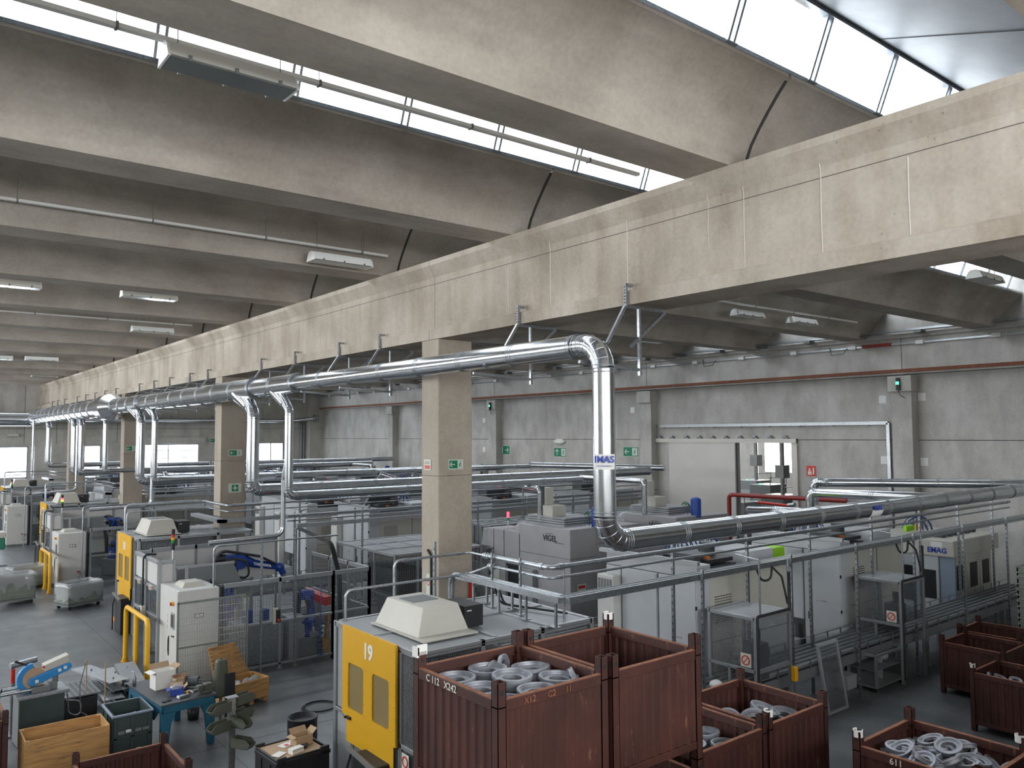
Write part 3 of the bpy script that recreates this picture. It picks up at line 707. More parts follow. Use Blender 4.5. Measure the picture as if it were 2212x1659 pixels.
MB().tube(round_path([(DX, 43.5, 6.0), (DX, 43.5, 2.9), (5.77, 43.5, 2.8)], .2), .06, 12).build('branch_pipe', 'duct_steel', dF)
dG = drop('duct drop in front of the back window, between third and fourth columns', 37.4, .10, 4.02, 17)
dH = drop('farthest duct drop, turning right near the back wall', 51.8, .14, 3.86, 12)
duct('thin vertical duct in front of the far left window', [(DX-.3, 55.2, 6.5), (DX-.3, 55.2, 2.9)], .07, group='duct drops from the main duct')
duct('big horizontal duct leaving left along the back wall', [(-6, 57.2, 6.55), (DX, 57.2, 6.55), (DX, 56.3, 6.62)], .42, ring=1.6, group=None)
# lower branches over the machine rows
duct('branch duct bending down to the nearer logo machine', [(14.9, 20.3, 3.98), (14.9, 17.55, 3.92), (14.9, 17.55, 2.95)], .075, group='machine branch ducts')
duct('branch duct bending down to the farther logo machine', [(18.9, 20.3, 3.98), (18.9, 17.2, 3.98), (18.9, 17.2, 3.0)], .085, group='machine branch ducts')
duct('short branch duct forking left toward the back machines', [(12.2, 20.5, 4.1), (13.9, 24.9, 4.12), (13.9, 26.2, 2.9)], .075, group='machine branch ducts')
duct('branch duct end with capped elbow in front of the beige door', [(19.5, 23.5, 4.3), (23.6, 20.5, 4.15)], .11, group='machine branch ducts')
duct('upper right duct near the wall, carrying a maker label', [(20.9, 12.6, 3.5), (20.9, 12.6, 4.08), (20.9, 12.2, 4.08), (24.4, 7.9, 4.06)], .12, group='machine branch ducts')
duct('lower right branch duct rising from the machines into the long duct', [(17.9, 10.9, 3.1), (17.9, 10.9, 4.02), (17.9, 7.9, 4.06)], .105, group='machine branch ducts')
duct('small branch duct entering the long duct from behind', [(13.6, 9.6, 3.95), (13.0, 8.6, 4.05), (13.0, 7.8, 4.06)], .08, group='machine branch ducts')
for k, (xa, xb, y, z, r) in enumerate(((14.0, 22, 25.5, 4.15, .09), (15, 26.5, 46.0, 3.9, .13), (14, 26, 54, 3.66, .13))):
    duct('horizontal duct over the back machine rows, '+['nearest', 'middle', 'farthest'][k]+' of three', [(xa, y, z), (xb, y, z)], r, ring=1.6, group='ducts over the back machines', n=14)
for k, (x, y) in enumerate(((10.8, 42.4), (14.5, 33.9), (16.4, 42.4), (19.2, 33.7), (21.8, 42.4), (10.6, 48.6))):
    duct('short branch duct dropping onto a back machine, '+ORD[k]+' of six from the left', [(x, y, 3.75), (x, y-2.2, 3.75), (x, y-2.2, 2.6)], .09, ring=1.6, group='branches over the back machines', n=12)

# duct brackets: slotted channel clamps on the beam flange
def bracket(y, label):
    t = thing('duct_bracket', label, 'bracket', (8.33, y, 7.32), 0, 'duct brackets on the beam')
    b = MB(); b.box(-.05, -.022, -.0, -.008, .022, .30); b.box(-.05, -.022, .27, .10, .022, .31); b.build('flange_clamp', 'galv_dull', t)
    b = MB(); b.bar((-.045, 0, -.02), (.80, 0, -.02), .045, .04); b.build('cross_channel', 'galv', t)
    b = MB(); b.bar((-.045, 0, -.02), (-.42, 0, -.58), .045, .04, 0, (0, 1, 0)); b.bar((.80, 0, -.04), (.05, -.0, -.60), .045, .04, 0, (0, 1, 0)); b.build('diagonal_strut', 'galv', t)
    b = MB(); b.bar((.24, 0, -.04), (.24, 0, -1.0), .045, .04); b.bar((.24, 0, -.92), (-.95, 0, -.86), .04, .04); b.build('drop_channel', 'galv', t)
    s = MB()
    for i in range(6): s.box(-.0535, -.008, .02+i*.045, -.0495, .008, .045+i*.045)
    s.build('slot_row', 'seam', t)
    return t
by = [7.85, 10.3, 15.0, 16.9, 19.4, 21.7, 26.3, 28.2, 30.6, 32.7, 34.9, 39.0, 41.2, 43.4, 45.6, 47.8, 51.5, 53.7, 55.6]
br = bracket(by[0], 'duct bracket nearest the camera, over the duct elbow')
for i, y in enumerate(by[1:]):
    dup(br, (8.33, y, 7.32), label='duct bracket on the beam flange, '+(['', 'second', 'third', 'fourth', 'fifth', 'sixth', 'seventh', 'eighth', 'ninth', 'tenth', 'eleventh', 'twelfth', 'thirteenth', 'fourteenth', 'fifteenth', 'sixteenth', 'seventeenth', 'eighteenth', 'nineteenth'][i+1])+' counted away from the elbow')
# ================================================================ machine cells of the production lines
def profile_frame(t, x0, y0, z0, x1, y1, z1, w_=.05, name='frame', m='alu', extra=()):
    b = MB()
    for x in (x0, x1):
        for y in (y0, y1): b.box(x-w_/2, y-w_/2, z0, x+w_/2, y+w_/2, z1)
    for z in (z1-w_/2,):
        for y in (y0, y1): b.box(x0, y-w_/2, z-w_/2, x1, y+w_/2, z+w_/2)
        for x in (x0, x1): b.box(x-w_/2, y0, z-w_/2, x+w_/2, y1, z+w_/2)
    for e in extra: b.box(*e)
    return b.build(name, m, t, .004)
def wire_panel(t, o, u, v, W, H, p=.045, th=.0035, name='mesh_panel', pv=None, m='galv_dull'):
    return MB().grid(o, u, v, W, H, p, pv or p, th).build(name, m, t)
def cell(y0, num, label, far=False, dz=0.):
    """measuring cell with yellow front door; local origin at its near aisle corner"""
    t = thing('machine_cell', label, 'machine cell', (5.70, y0, 0), 0, 'yellow-fronted cells')
    W, D, H = 2.40, 3.2, 2.6+dz
    profile_frame(t, .04, 0, 0, D, W, H, .08, 'frame', 'alu', ((-.0, .02, 1.25, .08, W-.02, 1.31), (.0, .38, 0, .07, .45, H-.05), (.0, W-.62, 0, .07, W-.55, H-.05), (1.05, -.04, 0, 1.12, .03, H), (2.15, -.04, 0, 2.22, .03, H), (0, -.03, 1.2, D, .03, 1.26)))
    b = MB()
    for x in (-.003,):
        for z in (H-.055, H-.03): b.box(x, .02, z, x+.004, W-.02, z+.006)
    for y in (.40, W-.60): b.box(-.004, y+.01, .1, 0, y+.018, H-.1)
    b.box(-.003, 1.0, H-.045, 3.2, 1.0001, H-.04); b.box(.1, -.045, H-.05, D, -.04, H-.042)
    b.build('profile_groove', 'alu_groove', t)
    b = MB(); b.box(.03, .03, H-.03, D-.02, W-.02, H-.012); b.build('roof_panel', 'grey_panel', t)
    b = MB(); b.box(1.3, .0, H-.012, 1.36, W, H+.012); b.box(2.3, 0, H-.012, 2.36, W, H+.012); b.box(.0, W*.5-.03, H-.012, D, W*.5+.03, H+.010); b.build('roof_rail', 'alu', t)
    bx('side_panel', 'grey_panel', t, .03, W-.55, .05, .05, W-.05, 1.24); bx('side_panel', 'grey_panel', t, .03, W-.55, 1.32, .05, W-.05, H-.09)
    bx('rear_panel', 'grey_panel', t, .1, W-.01, .05, D-.1, W+.01, H-.1)
    # yellow lifting door with two windows, built as a frame around the openings
    zt, zb = H+.02, 1.25; ya, yb = .44, 2.03
    wz0, wz1 = 1.43, 2.10; wy = ((.60, 1.07), (1.26, 1.80))
    wy = ((.62, 1.10), (1.36, 1.84))
    d = MB(); X0, X1 = -.055, -.02
    d.box(X0, ya, wz1, X1, yb, zt); d.box(X0, ya, zb, X1, yb, wz0)
    d.box(X0, ya, wz0, X1, wy[0][0], wz1); d.box(X0, wy[0][1], wz0, X1, wy[1][0], wz1); d.box(X0, wy[1][1], wz0, X1, yb, wz1)
    for a, b2 in wy:   # rounded window corners
        for (yy, zz, sy, sz) in ((a, wz0, 1, 1), (b2, wz0, -1, 1), (a, wz1, 1, -1), (b2, wz1, -1, -1)):
            d.prism([(yy, zz), (yy+sy*.05, zz), (yy+sy*.015, zz+sz*.015), (yy, zz+sz*.05)] if sy*sz > 0 else [(yy, zz), (yy, zz+sz*.05), (yy+sy*.015, zz+sz*.015), (yy+sy*.05, zz)], 'yz', X0, X1)
    dr = d.build('door', 'yellow', t)
    k = MB(); k.box(-.04, ya+.08, zb-.32, -.03, yb-.12, zb+.0); k.build('door_skirt', 'yellow', dr)
    for a, b2 in wy:
        bx('door_window', 'window_tint', dr, -.035, a, wz0, -.030, b2, wz1)
    bx('inner_sill', 'dark_grey', dr, -.029, wy[0][0], wz0, -.026, wy[1][1], wz0+.10)
    s = MB()
    for i in range(9):
        for y in (ya+.015, yb-.015): s.cyl((X0-.003, y, zb+.08+i*.15), (X0, y, zb+.08+i*.15), .006, n=6)
    for a, b2 in wy:
        for i in range(5):
            for y in (a-.03, b2+.03): s.cyl((X0-.003, y, wz0+i*.165), (X0, y, wz0+i*.165), .006, n=6)
    if not far: s.build('screw_row', 'mid_grey', dr)
    text('door_number', num, .30, 'white_plastic', dr, (X0-.004, (ya+yb)/2-.02, 2.36), (0, -1, 0), (0, 0, 1), .002, .012, .95)
    b = MB(); b.box(X0-.03, yb-.30, zb+.03, X0, yb-.18, zb+.07); b.cyl((X0-.05, yb-.18, zb+.05), (X0, yb-.18, zb+.05), .02, n=8); b.build('door_latch', 'black', dr)
    bx('blue_sticker', 'sky_blue', dr, X0-.002, yb-.07, zb+.02, X0, yb-.01, zb+.06)
    # lower shaft under the door
    b = MB(); b.box(-.25, .62, 0, .02, 1.32, .98); b.build('hopper', 'black', t, .02)
    b = MB(); b.bar((-.28, .60, .95), (-.28, 1.40, 1.04), .05, .05); b.box(.02, .45, 0, .06, 1.8, 1.2); b.build('hopper_rim', 'mid_grey', t)
    b = MB(); b.tube([(-.27, 1.45, 0), (-.27, 1.45, .7), (-.2, 1.4, 1.0)], .02, 6); b.build('hose', 'black_rubber', t)
    # mesh sides
    if not far:
        wire_panel(t, (.03, .03, .1), (0, 1, 0), (0, 0, 1), .34, 2.42, .028, .006, m='galv_dull')
        for x in (.12, 1.14, 2.24):
            wire_panel(t, (x, 0, 1.27), (1, 0, 0), (0, 0, 1), .92, 1.24, .03, .0035)
            wire_panel(t, (x, 0, .1), (1, 0, 0), (0, 0, 1), .92, 1.08, .03, .0035)
        bx('no_smoking_sign', 'sign_white', t, -.012, .16, .95, -.006, .34, 1.22)
        MB().lathe([(.075, -.003), (.075, .003), (.055, .003), (.055, -.003)], (-.016, .25, 1.12), (1, 0, 0), 20, closed=True).build('red_ring', 'sign_red', t)
        MB().cyl((-.04, .34, .93), (0, .34, .93), .03, n=10).build('stop_button', 'red', t)
    else:
        b = MB()
        for x in (.14, 1.16, 2.26):
            for i in range(22): b.box(x+i*.04, -.004, 1.3, x+i*.04+.01, .004, H-.1)
        b.build('mesh_panel', 'galv_dull', t)
    bx('inner_machine', 'mid_grey', t, .5, .5, 0, 2.7, 1.9, 1.9); bx('inner_bench', 'white_paint', t, .9, .35, .5, 2.6, 1.2, 1.5)
    b = MB(); b.box(.0, W+.02, 0, .3, W+.2, .12); b.build('floor_block', 'orange', t)
    # roof housing
    hz = H+.0
    h = thing('roof_cooling_unit', 'cream sloped roof cooling unit on '+label.split(',')[0], 'cooling unit', (5.70+.36, y0+.52, hz+.014), 0, 'roof cooling units')
    g = MB(); g.frus((0, 0, .86, 1.25), (.14, .10, .74, 1.13), .02, .40); g.build('housing', 'cream_paint', h, .006)
    bx('base_flange', 'cream_paint', h, -.05, -.22, 0, .88, 1.30, .02)
    b = MB(); b.box(.22, .50, .395, .66, .92, .408); b.build('fan_recess', 'mid_grey', h)
    b = MB(); b.box(.88, .12, .0, 1.22, .75, .32); b.build('condenser_box', 'black', h, .01); bx('name_strip', 'white_plastic', h, .92, .115, .24, 1.0, .12, .255)
    return t
cell(9.28, '19', 'machine cell with yellow door numbered 19, nearest', dz=0)
cell(23.80, '18', 'machine cell with yellow door numbered 18, middle', far=True, dz=.07)
cell(38.1, '17', 'far machine cell, its small yellow door half hidden', far=True, dz=.05)
cell(52.5, '16', 'farthest machine cell by the back left window', far=True, dz=.05)

# robots --------------------------------------------------------------
def robot(loc, rz, label, a1=20., a2=75., s=1.0):
    t = thing('industrial_robot', label, 'robot', loc, rz, 'blue welding robots')
    t.scale = (s, s, s)
    bx('pedestal', 'mid_grey', t, -.32, -.32, 0, .32, .32, .62, bevel=.02)
    b = MB(); b.lathe([(.0, .62), (.26, .62), (.26, .74), (.22, .80), (.22, .90), (0, .90)], n=20); b.build('base', 'robot_blue', t)
    b = MB(); b.box(-.20, -.16, .86, .22, .16, 1.06); b.sphere((0, 0, 1.05), .22, 14); b.build('turret', 'robot_blue', t, .02)
    sh = Vector((.12, 0, 1.12)); al = radians(a1); el = sh+Vector((sin(al), 0, cos(al)))*.86
    b = MB(); b.cyl(sh+Vector((0, -.20, 0)), sh+Vector((0, .20, 0)), .17, n=18); b.tube([sh+Vector((0, .16, 0)), (sh+el)/2+Vector((0, .17, 0)), el+Vector((0, .15, 0))], [.13, .10, .10], 12); b.build('lower_arm', 'robot_blue', t)
    be = radians(a2); wr_ = el+Vector((sin(be), 0, cos(be)))*.95
    b = MB(); b.cyl(el+Vector((0, -.17, 0)), el+Vector((0, .22, 0)), .16, n=18); b.box(el.x-.34, -.12, el.z-.10, el.x+.10, .12, el.z+.16); b.tube([el+Vector((.0, 0, .06)), (el*.6+wr_*.4), wr_], [.13, .095, .07], 12); b.build('upper_arm', 'robot_blue', t)
    b = MB(); b.sphere(wr_, .115, 12); b.cyl(wr_, wr_+Vector((.10, 0, -.16)), .075, n=12); b.build('wrist', 'robot_blue', t)
    b = MB(); b.cyl(wr_+Vector((.10, 0, -.16)), wr_+Vector((.12, 0, -.34)), .05, n=10); b.box(wr_.x+.03, -.12, wr_.z-.46, wr_.x+.22, .12, wr_.z-.34); b.bar(wr_+Vector((.08, -.08, -.46)), wr_+Vector((.08, -.08, -.62)), .03); b.bar(wr_+Vector((.18, .08, -.46)), wr_+Vector((.18, .08, -.62)), .03); b.build('gripper', 'galv_dull', t)
    b = MB()
    for q in ((-.30, -.06, .10), (-.30, .08, .08), (-.12, -.19, .02)): b.cyl(el+Vector(q), el+Vector(q)+Vector((-.20, 0, 0)), .085, n=12)
    b.cyl(sh+Vector((0, -.2, 0)), sh+Vector((0, -.36, 0)), .07, n=10); b.build('motor', 'black', t)
    b = MB()
    for q in range(3):
        o = Vector((0, -.10+q*.05, 0)); b.tube(round_path([Vector((-.25, -.1, .8))+o, sh+Vector((-.40, -.1, .2))+o, el+Vector((-.55, 0, .0))+o, el+Vector((-.4, 0, .28))+o, (el+wr_)/2+Vector((0, 0, .18))+o, wr_+Vector((-.1, 0, .08))+o], .2, 4), .03, 6)
    b.tube(round_path([el+Vector((-.2, -.2, .1)), el+Vector((.1, -.34, .05)), el+Vector((.15, -.34, -.35)), el+Vector((-.1, -.2, -.3))], .15, 4), .025, 6)
    b.build('cable_harness', 'black_rubber', t)
    d = (wr_-el).normalized(); mid = el*.45+wr_*.55; n_ = Vector((0, -1, 0)); up_ = d.cross(n_)*-1
    text('maker_lettering', 'YASKAWA', .085, 'white_plastic', t, mid+Vector((0, -.10, 0)), d, Vector((0, 0, 1)), .003, .003)
    return t
# robot stations -------------------------------------------------------
def station(y0, k, label):
    """aisle side enclosure of a robot station, y0 = its near end"""
    t = thing('robot_enclosure', label, 'enclosure', (5.22, y0, 0), 0, 'robot station enclosures')
    W = 2.1; H = 2.6
    b = MB()
    for y in (0, W/2, W): b.box(-.03, y-.04, 0, .05, y+.04, H)
    for z in (1.28, 1.95, H-.04): b.box(-.03, 0, z-.04, .05, W, z+.04)
    b.box(-.02, 0, H-.08, .35, .06, H); b.box(.0, W-.06, H-.08, .35, W, H); b.box(.31, -.02, 2.0, .37, .06, H); b.box(.35, 0, 2.0, .40, W, 2.4); b.box(.35, 0, 2.36, 1.76, .05, 2.42); b.box(1.22, -.02, 2.0, 1.30, .05, 2.4); b.box(.58, -.02, 2.0, .66, .05, 2.4)
    b.build('frame', 'alu', t, .004)
    bx('upper_panel', 'white_paint', t, .0, .06, 2.02, .015, W/2-.06, H-.10); bx('upper_panel', 'white_paint', t, .0, W/2+.06, 2.02, .015, W-.06, H-.10)
    bx('roller_cover', 'mid_grey', t, .66, .01, 2.05, 1.22, .03, 2.36); bx('side_plate', 'white_paint', t, .0, .005, 2.02, .31, .02, H-.09)
    b = MB(); b.prism([(1.3, 1.88), (1.95, 1.88), (1.74, 2.36), (1.3, 2.36)], 'xz', .01, .03); b.build('side_skirt', 'mid_grey', t)
    for y in (.04, W/2+.04):
        bx('door_pane', 'perspex', t, .0, y, 1.33, .01, y+W/2-.08, 1.90)
    bx('lower_door_pane', 'perspex', t, .0, .04, .5, .01, W-.04, 1.22)
    bx('interior_bench', 'galv_dull', t, .25, .3, .4, 1.0, 1.8, .95, bevel=.01)
    b = MB(); b.box(-.09, .28, 1.90, -.03, .50, 2.0); b.box(-.09, 1.3, 1.90, -.03, 1.52, 2.0); b.build('door_switch', 'cream_paint', t)
    b = MB(); b.box(-.095, .34, 1.92, -.09, .40, 1.98); b.box(-.095, 1.36, 1.92, -.09, 1.42, 1.98); b.build('door_switch_lens', 'lens_red', t)
    b = MB(); b.box(-.13, .93, 1.15, -.03, 1.16, 1.42); b.build('control_box', 'cream_paint', t, .01); bx('button_strip', 'black', t, -.135, 1.07, 1.19, -.13, 1.14, 1.38)
    MB().tube(round_path([(.2, 1.0, H+.02), (-.08, 1.05, H+.05), (-.08, 1.05, 1.42)], .12, 5), .022, 8).build('cable', 'black_rubber', t)
    s = thing('stack_light', 'stack light on a pole, on the '+label.split(',')[0], 'signal light', (5.62, y0+.35, H), 0, 'stack lights')
    MB().cyl((0, 0, -.5), (0, 0, .18), .018, n=8).build('pole', 'white_plastic', s)
    z = .18
    for m_, h in (('black', .16), ('lens_green', .07), ('lens_yellow_on' if k == 1 else 'lens_yellow', .07), ('led_red' if k == 1 else 'lens_red', .07), ('black', .12)):
        MB().cyl((0, 0, z), (0, 0, z+h-.004), .042, n=14).build({'black': 'base_module'}.get(m_, 'lamp_lens') if z < .3 or m_ != 'black' else 'top_module', m_, s); z += h
    c = thing('electrical_cabinet', 'tall white electrical cabinet in front of the '+label.split(',')[0], 'cabinet', (5.26, y0-1.42, 0), 0, 'station cabinets')
    CH = 2.1 if k == 0 else 1.98
    bx('body', 'white_paint', c, .02, 0, .08, .88, 1.38, CH, bevel=.008); bx('plinth', 'mid_grey', c, .04, .02, 0, .86, 1.36, .08)
    d = bx('door', 'white_paint', c, -.012, .01, .1, .018, 1.37, CH-.01, bevel=.006)
    b = MB(); b.box(-.03, .20, 1.25, -.012, .44, 1.60); b.build('screen_bezel', 'grey_panel', d); bx('screen', 'screen', d, -.033, .23, 1.29, -.03, .41, 1.56)
    MB().cyl((-.06, .30, 1.80), (-.012, .30, 1.80), .05, n=14).build('rotary_switch_plate', 'lens_yellow', d); MB().cyl((-.08, .30, 1.80), (-.05, .30, 1.80), .035, n=10).box(-.09, .29, 1.765, -.07, .31, 1.835).build('rotary_switch', 'lens_red', d)
    b = MB(); b.prism([(.60, .62), (.66, .72), (.66, .95), (.60, 1.05), (.59, .95), (.59, .72)], 'yz', -.03, -.012); b.build('door_handle', 'black', d)
    MB().cyl((-.03, .24, 1.1), (-.012, .24, 1.1), .02, n=8).box(-.05, .22, 1.09, -.03, .34, 1.11).build('key', 'black', d)
    b = MB()
    for i in range(3): b.box(-.014, .72, 1.2+i*.12, -.012, .76, 1.26+i*.12)
    b.build('indicator_row', 'grey_panel', d)
    b = MB(); b.box(.35, -.012, 1.48, .55, -.0, 1.58); b.build('rating_plate', 'mid_grey', c); b = MB(); b.box(.37, -.014, 1.50, .44, -.012, 1.56); b.box(.46, -.014, 1.50, .53, -.012, 1.56); b.build('rating_plate_field', 'white_plastic', c)
    h = MB(); h.frus((.18, .35, .72, 1.0), (.26, .45, .64, .9), CH, CH+.10); h.build('roof_fan_cowl', 'cream_paint', c, .01)
    if k:
        b = MB(); b.cyl((.70, -.10, .55), (.70, 0, .55), .05, n=10); b.tube(round_path([(.70, -.08, .5), (.60, -.09, .25), (.85, -.09, .3), (.85, -.05, .6)], .1, 5), .012, 6); b.build('air_regulator', 'galv_dull', c); MB().cyl((.62, -.09, .58), (.66, -.0, .58), .03, n=8).build('red_knob', 'red', c)
    MB().tube(round_path([(.92, .2, CH), (.92, -.03, CH), (.92, -.03, 0)], .1, 4), .03, 8).tube([(.96, -.03, 0), (.96, -.03, CH)], .02, 6).build('cable_drop', 'black_rubber', c)
    return t
station(19.8, 0, 'nearest robot enclosure, behind yellow hoop guard and mesh gate')
station(34.4, 1, 'second robot enclosure, with glowing red and yellow stack light')
station(48.9, 2, 'far robot enclosure at the left edge')
robot((7.0, 20.7, 0), radians(-3), 'blue robot in the nearest station, its long arm reaching right', 14, 103, 1.16)
robot((7.6, 35.2, 0), radians(-60), 'blue robot beside the second white cabinet, folded over its pedestal', -10, 120, 1.05)
robot((7.2, 49.6, 0), radians(160), 'far blue robot at the left, hunched above the mesh door', 5, 100, 1.15)
r4 = robot((8.6, 19.3, 0), radians(-95), 'lower blue robot head seen through the mesh of the nearest fence', 0, 140, .75)

def stop_hoop(y0, label, n=3):
    t = thing('guard_hoop', label, 'guard', (4.93, y0, 0), 0, 'yellow hoop guards')
    MB().tube(round_path([(0, 0, .0), (0, 0, 1.33), (0, -2.0, 1.33), (0, -2.0, 0)], .15, 6), .055, 14).build('hoop_tube', 'yellow_post', t)
    MB().cyl((0, -1.0, 0), (0, -1.0, 1.30), .055, n=14).build('middle_post', 'yellow_post', t)
    for y in (0, -1.0, -2.0): MB().cyl((0, y, 0), (0, y, .012), .10, n=16).cyl((0, y, .012), (0, y, .10), .07, n=14).build('foot_plate', 'yellow', t)
    return t
stop_hoop(21.5, 'near yellow tubular guard hoop by the nearest robot enclosure')
stop_hoop(34.5, 'far yellow tubular guard hoop beside the leaning cardboard')

# fences -----------------------------------------------------------------
def fence(p0, p1, H, label, posts=4, p=.05, th=.004, rail=.10, z0=.12, group='mesh safety fences', white_board=False):
    a, b_ = Vector(p0), Vector(p1); d = (b_-a).normalized(); L = (b_-a).length
    t = thing('mesh_fence', label, 'fence', tuple(a), 0, group)
    o = Vector((0, 0, 0)); z = Vector((0, 0, 1))
    for i in range(posts):
        q = d*(L*i/(posts-1)); MB().bar(q, q+z*H, .06, .06).bar(q+d*-.06+z*.01, q+d*.06+z*.01, .12, .02).build('fence_post', 'alu', t)
    for zz, hh in ((H-rail/2, rail), (z0, .05), (H*.52, .05)): MB().bar(z*zz, z*zz+d*L, .06, hh).build('fence_rail', 'alu', t, .004)
    for i in range(posts-1):
        w_ = L/(posts-1)-.08; q = d*(L*i/(posts-1)+.04)
        if white_board: b = MB(); b.bar(q+z*H*.79, q+z*H*.79+d*w_, .012, H*.36); b.build('white_board', 'white_paint', t)
        MB().grid(q+z*(z0+.03), d, z, w_, (H*.52 if white_board else H-rail)-z0-.03, p, p, th).build('mesh_panel', 'galv_dull', t)
    return t
fence((6.25, 18.55, 0), (9.0, 18.55, 0), 2.12, 'near mesh fence with wide top rail right of the nearest white cabinet', 3)
fence((9.0, 18.55, 0), (10.0, 18.55, 0), 2.12, 'short mesh fence bay at the right end of the near fence', 2)
fence((10.0, 18.55, 0), (10.0, 22.0, 0), 2.12, 'mesh fence running away from the near corner post', 4, .06)
fence((5.6, 21.95, 0), (8.9, 21.95, 0), 2.62, 'fence with white boards behind the nearest blue robot', 4, .08, white_board=True)
fence((5.6, 36.6, 0), (8.9, 36.6, 0), 2.62, 'fence with white boards behind the second blue robot', 4, .09, white_board=True)
fence((5.6, 51.1, 0), (8.9, 51.1, 0), 2.62, 'fence with white boards behind the far robot', 4, .12, white_board=True)
fence((6.3, 33.0, 0), (7.9, 33.0, 0), 2.1, 'short mesh fence right of the second white cabinet', 2, .08)
fence((6.3, 47.5, 0), (7.9, 47.5, 0), 2.1, 'mesh fence right of the far left cabinet', 2, .09)
# white mesh gate in front of the nearest cabinet
t = thing('mesh_gate', 'pale mesh gate leaning in front of the nearest white cabinet', 'gate', (5.18, 18.1, 0))
b = MB(); b.bar((0, 0, .1), (0, 0, 1.92), .04); b.bar((1.5, 0, .1), (1.5, 0, 1.92), .04); b.bar((0, 0, 1.9), (1.5, 0, 1.9), .04); b.bar((0, 0, .95), (1.5, 0, .95), .03); b.bar((0, 0, .12), (1.5, 0, .12), .04); b.bar((0, 0, 0), (0, 0, .12), .03); b.bar((1.5, 0, 0), (1.5, 0, .12), .03); b.build('gate_frame', 'crate_green', t)
MB().grid((.02, 0, .14), (1, 0, 0), (0, 0, 1), 1.46, 1.74, .035, .16, .009).build('gate_mesh', 'white_paint', t)
# small things in the nearest station
t = thing('red_chute', 'red tilted parts chute behind the near mesh fence', 'chute', (9.05, 19.4, 1.25), radians(-60))
b = MB(); b.prism([(-.5, .18), (.25, -.10), (.25, .12), (-.5, .30)], 'xz', -.13, .13); b.build('chute_body', 'red', t); b = MB(); b.box(-.1, -.1, -1.25, .0, .0, .02); b.build('stand', 'galv_dull', t)
t = thing('wooden_trestle', 'pair of pale wooden boards under the red chute', 'boards', (8.7, 19.2, 0))
for i, x in enumerate((0, .42)): MB().bar((x, 0, .35), (x+(.10 if i else -.08), .1, .95), .04, .16, 0, (0, 1, 0)).box(x-.1, -.03, 0, x+.1, .12, .35).build('board', 'pallet_wood', t)
t = thing('push_button_box', 'button box with red stop button on the near mesh fence', 'control', (7.55, 18.5, 1.25))
bx('box', 'cream_paint', t, -.12, -.06, -.18, .0, 0, .18); bx('panel', 'black', t, -.06, -.065, -.16, .05, -.06, .14); MB().cyl((0, -.1, -.1), (0, -.06, -.1), .035, n=10).build('stop_button', 'lens_red', t)
t = thing('coil_hose', 'blue coiled air hose hanging on the near mesh fence post', 'hose', (8.62, 18.42, 0))
MB().tube([(.06*cos(a*.9)*(.6+.4*a/60), .06*sin(a*.9), 1.0-a*.015) for a in range(60)], .012, 5).cyl((0, 0, 1.0), (0, 0, 1.9), .008, n=5).build('hose_coil', 'hose_blue', t)
t = thing('welding_fixture', 'grey jig table with blue clamps inside the near fence', 'machine', (7.4, 19.6, 0))
bx('table', 'galv_dull', t, -.5, -.4, 0, .6, .4, .95, bevel=.01); bx('clamp', 'robot_blue', t, -.3, -.2, .95, -.1, .0, 1.25, .2, -.1, .95, .35, .1, 1.2); bx('side_cabinet', 'grey_panel', t, .7, -.5, 0, 1.1, .1, 1.0)
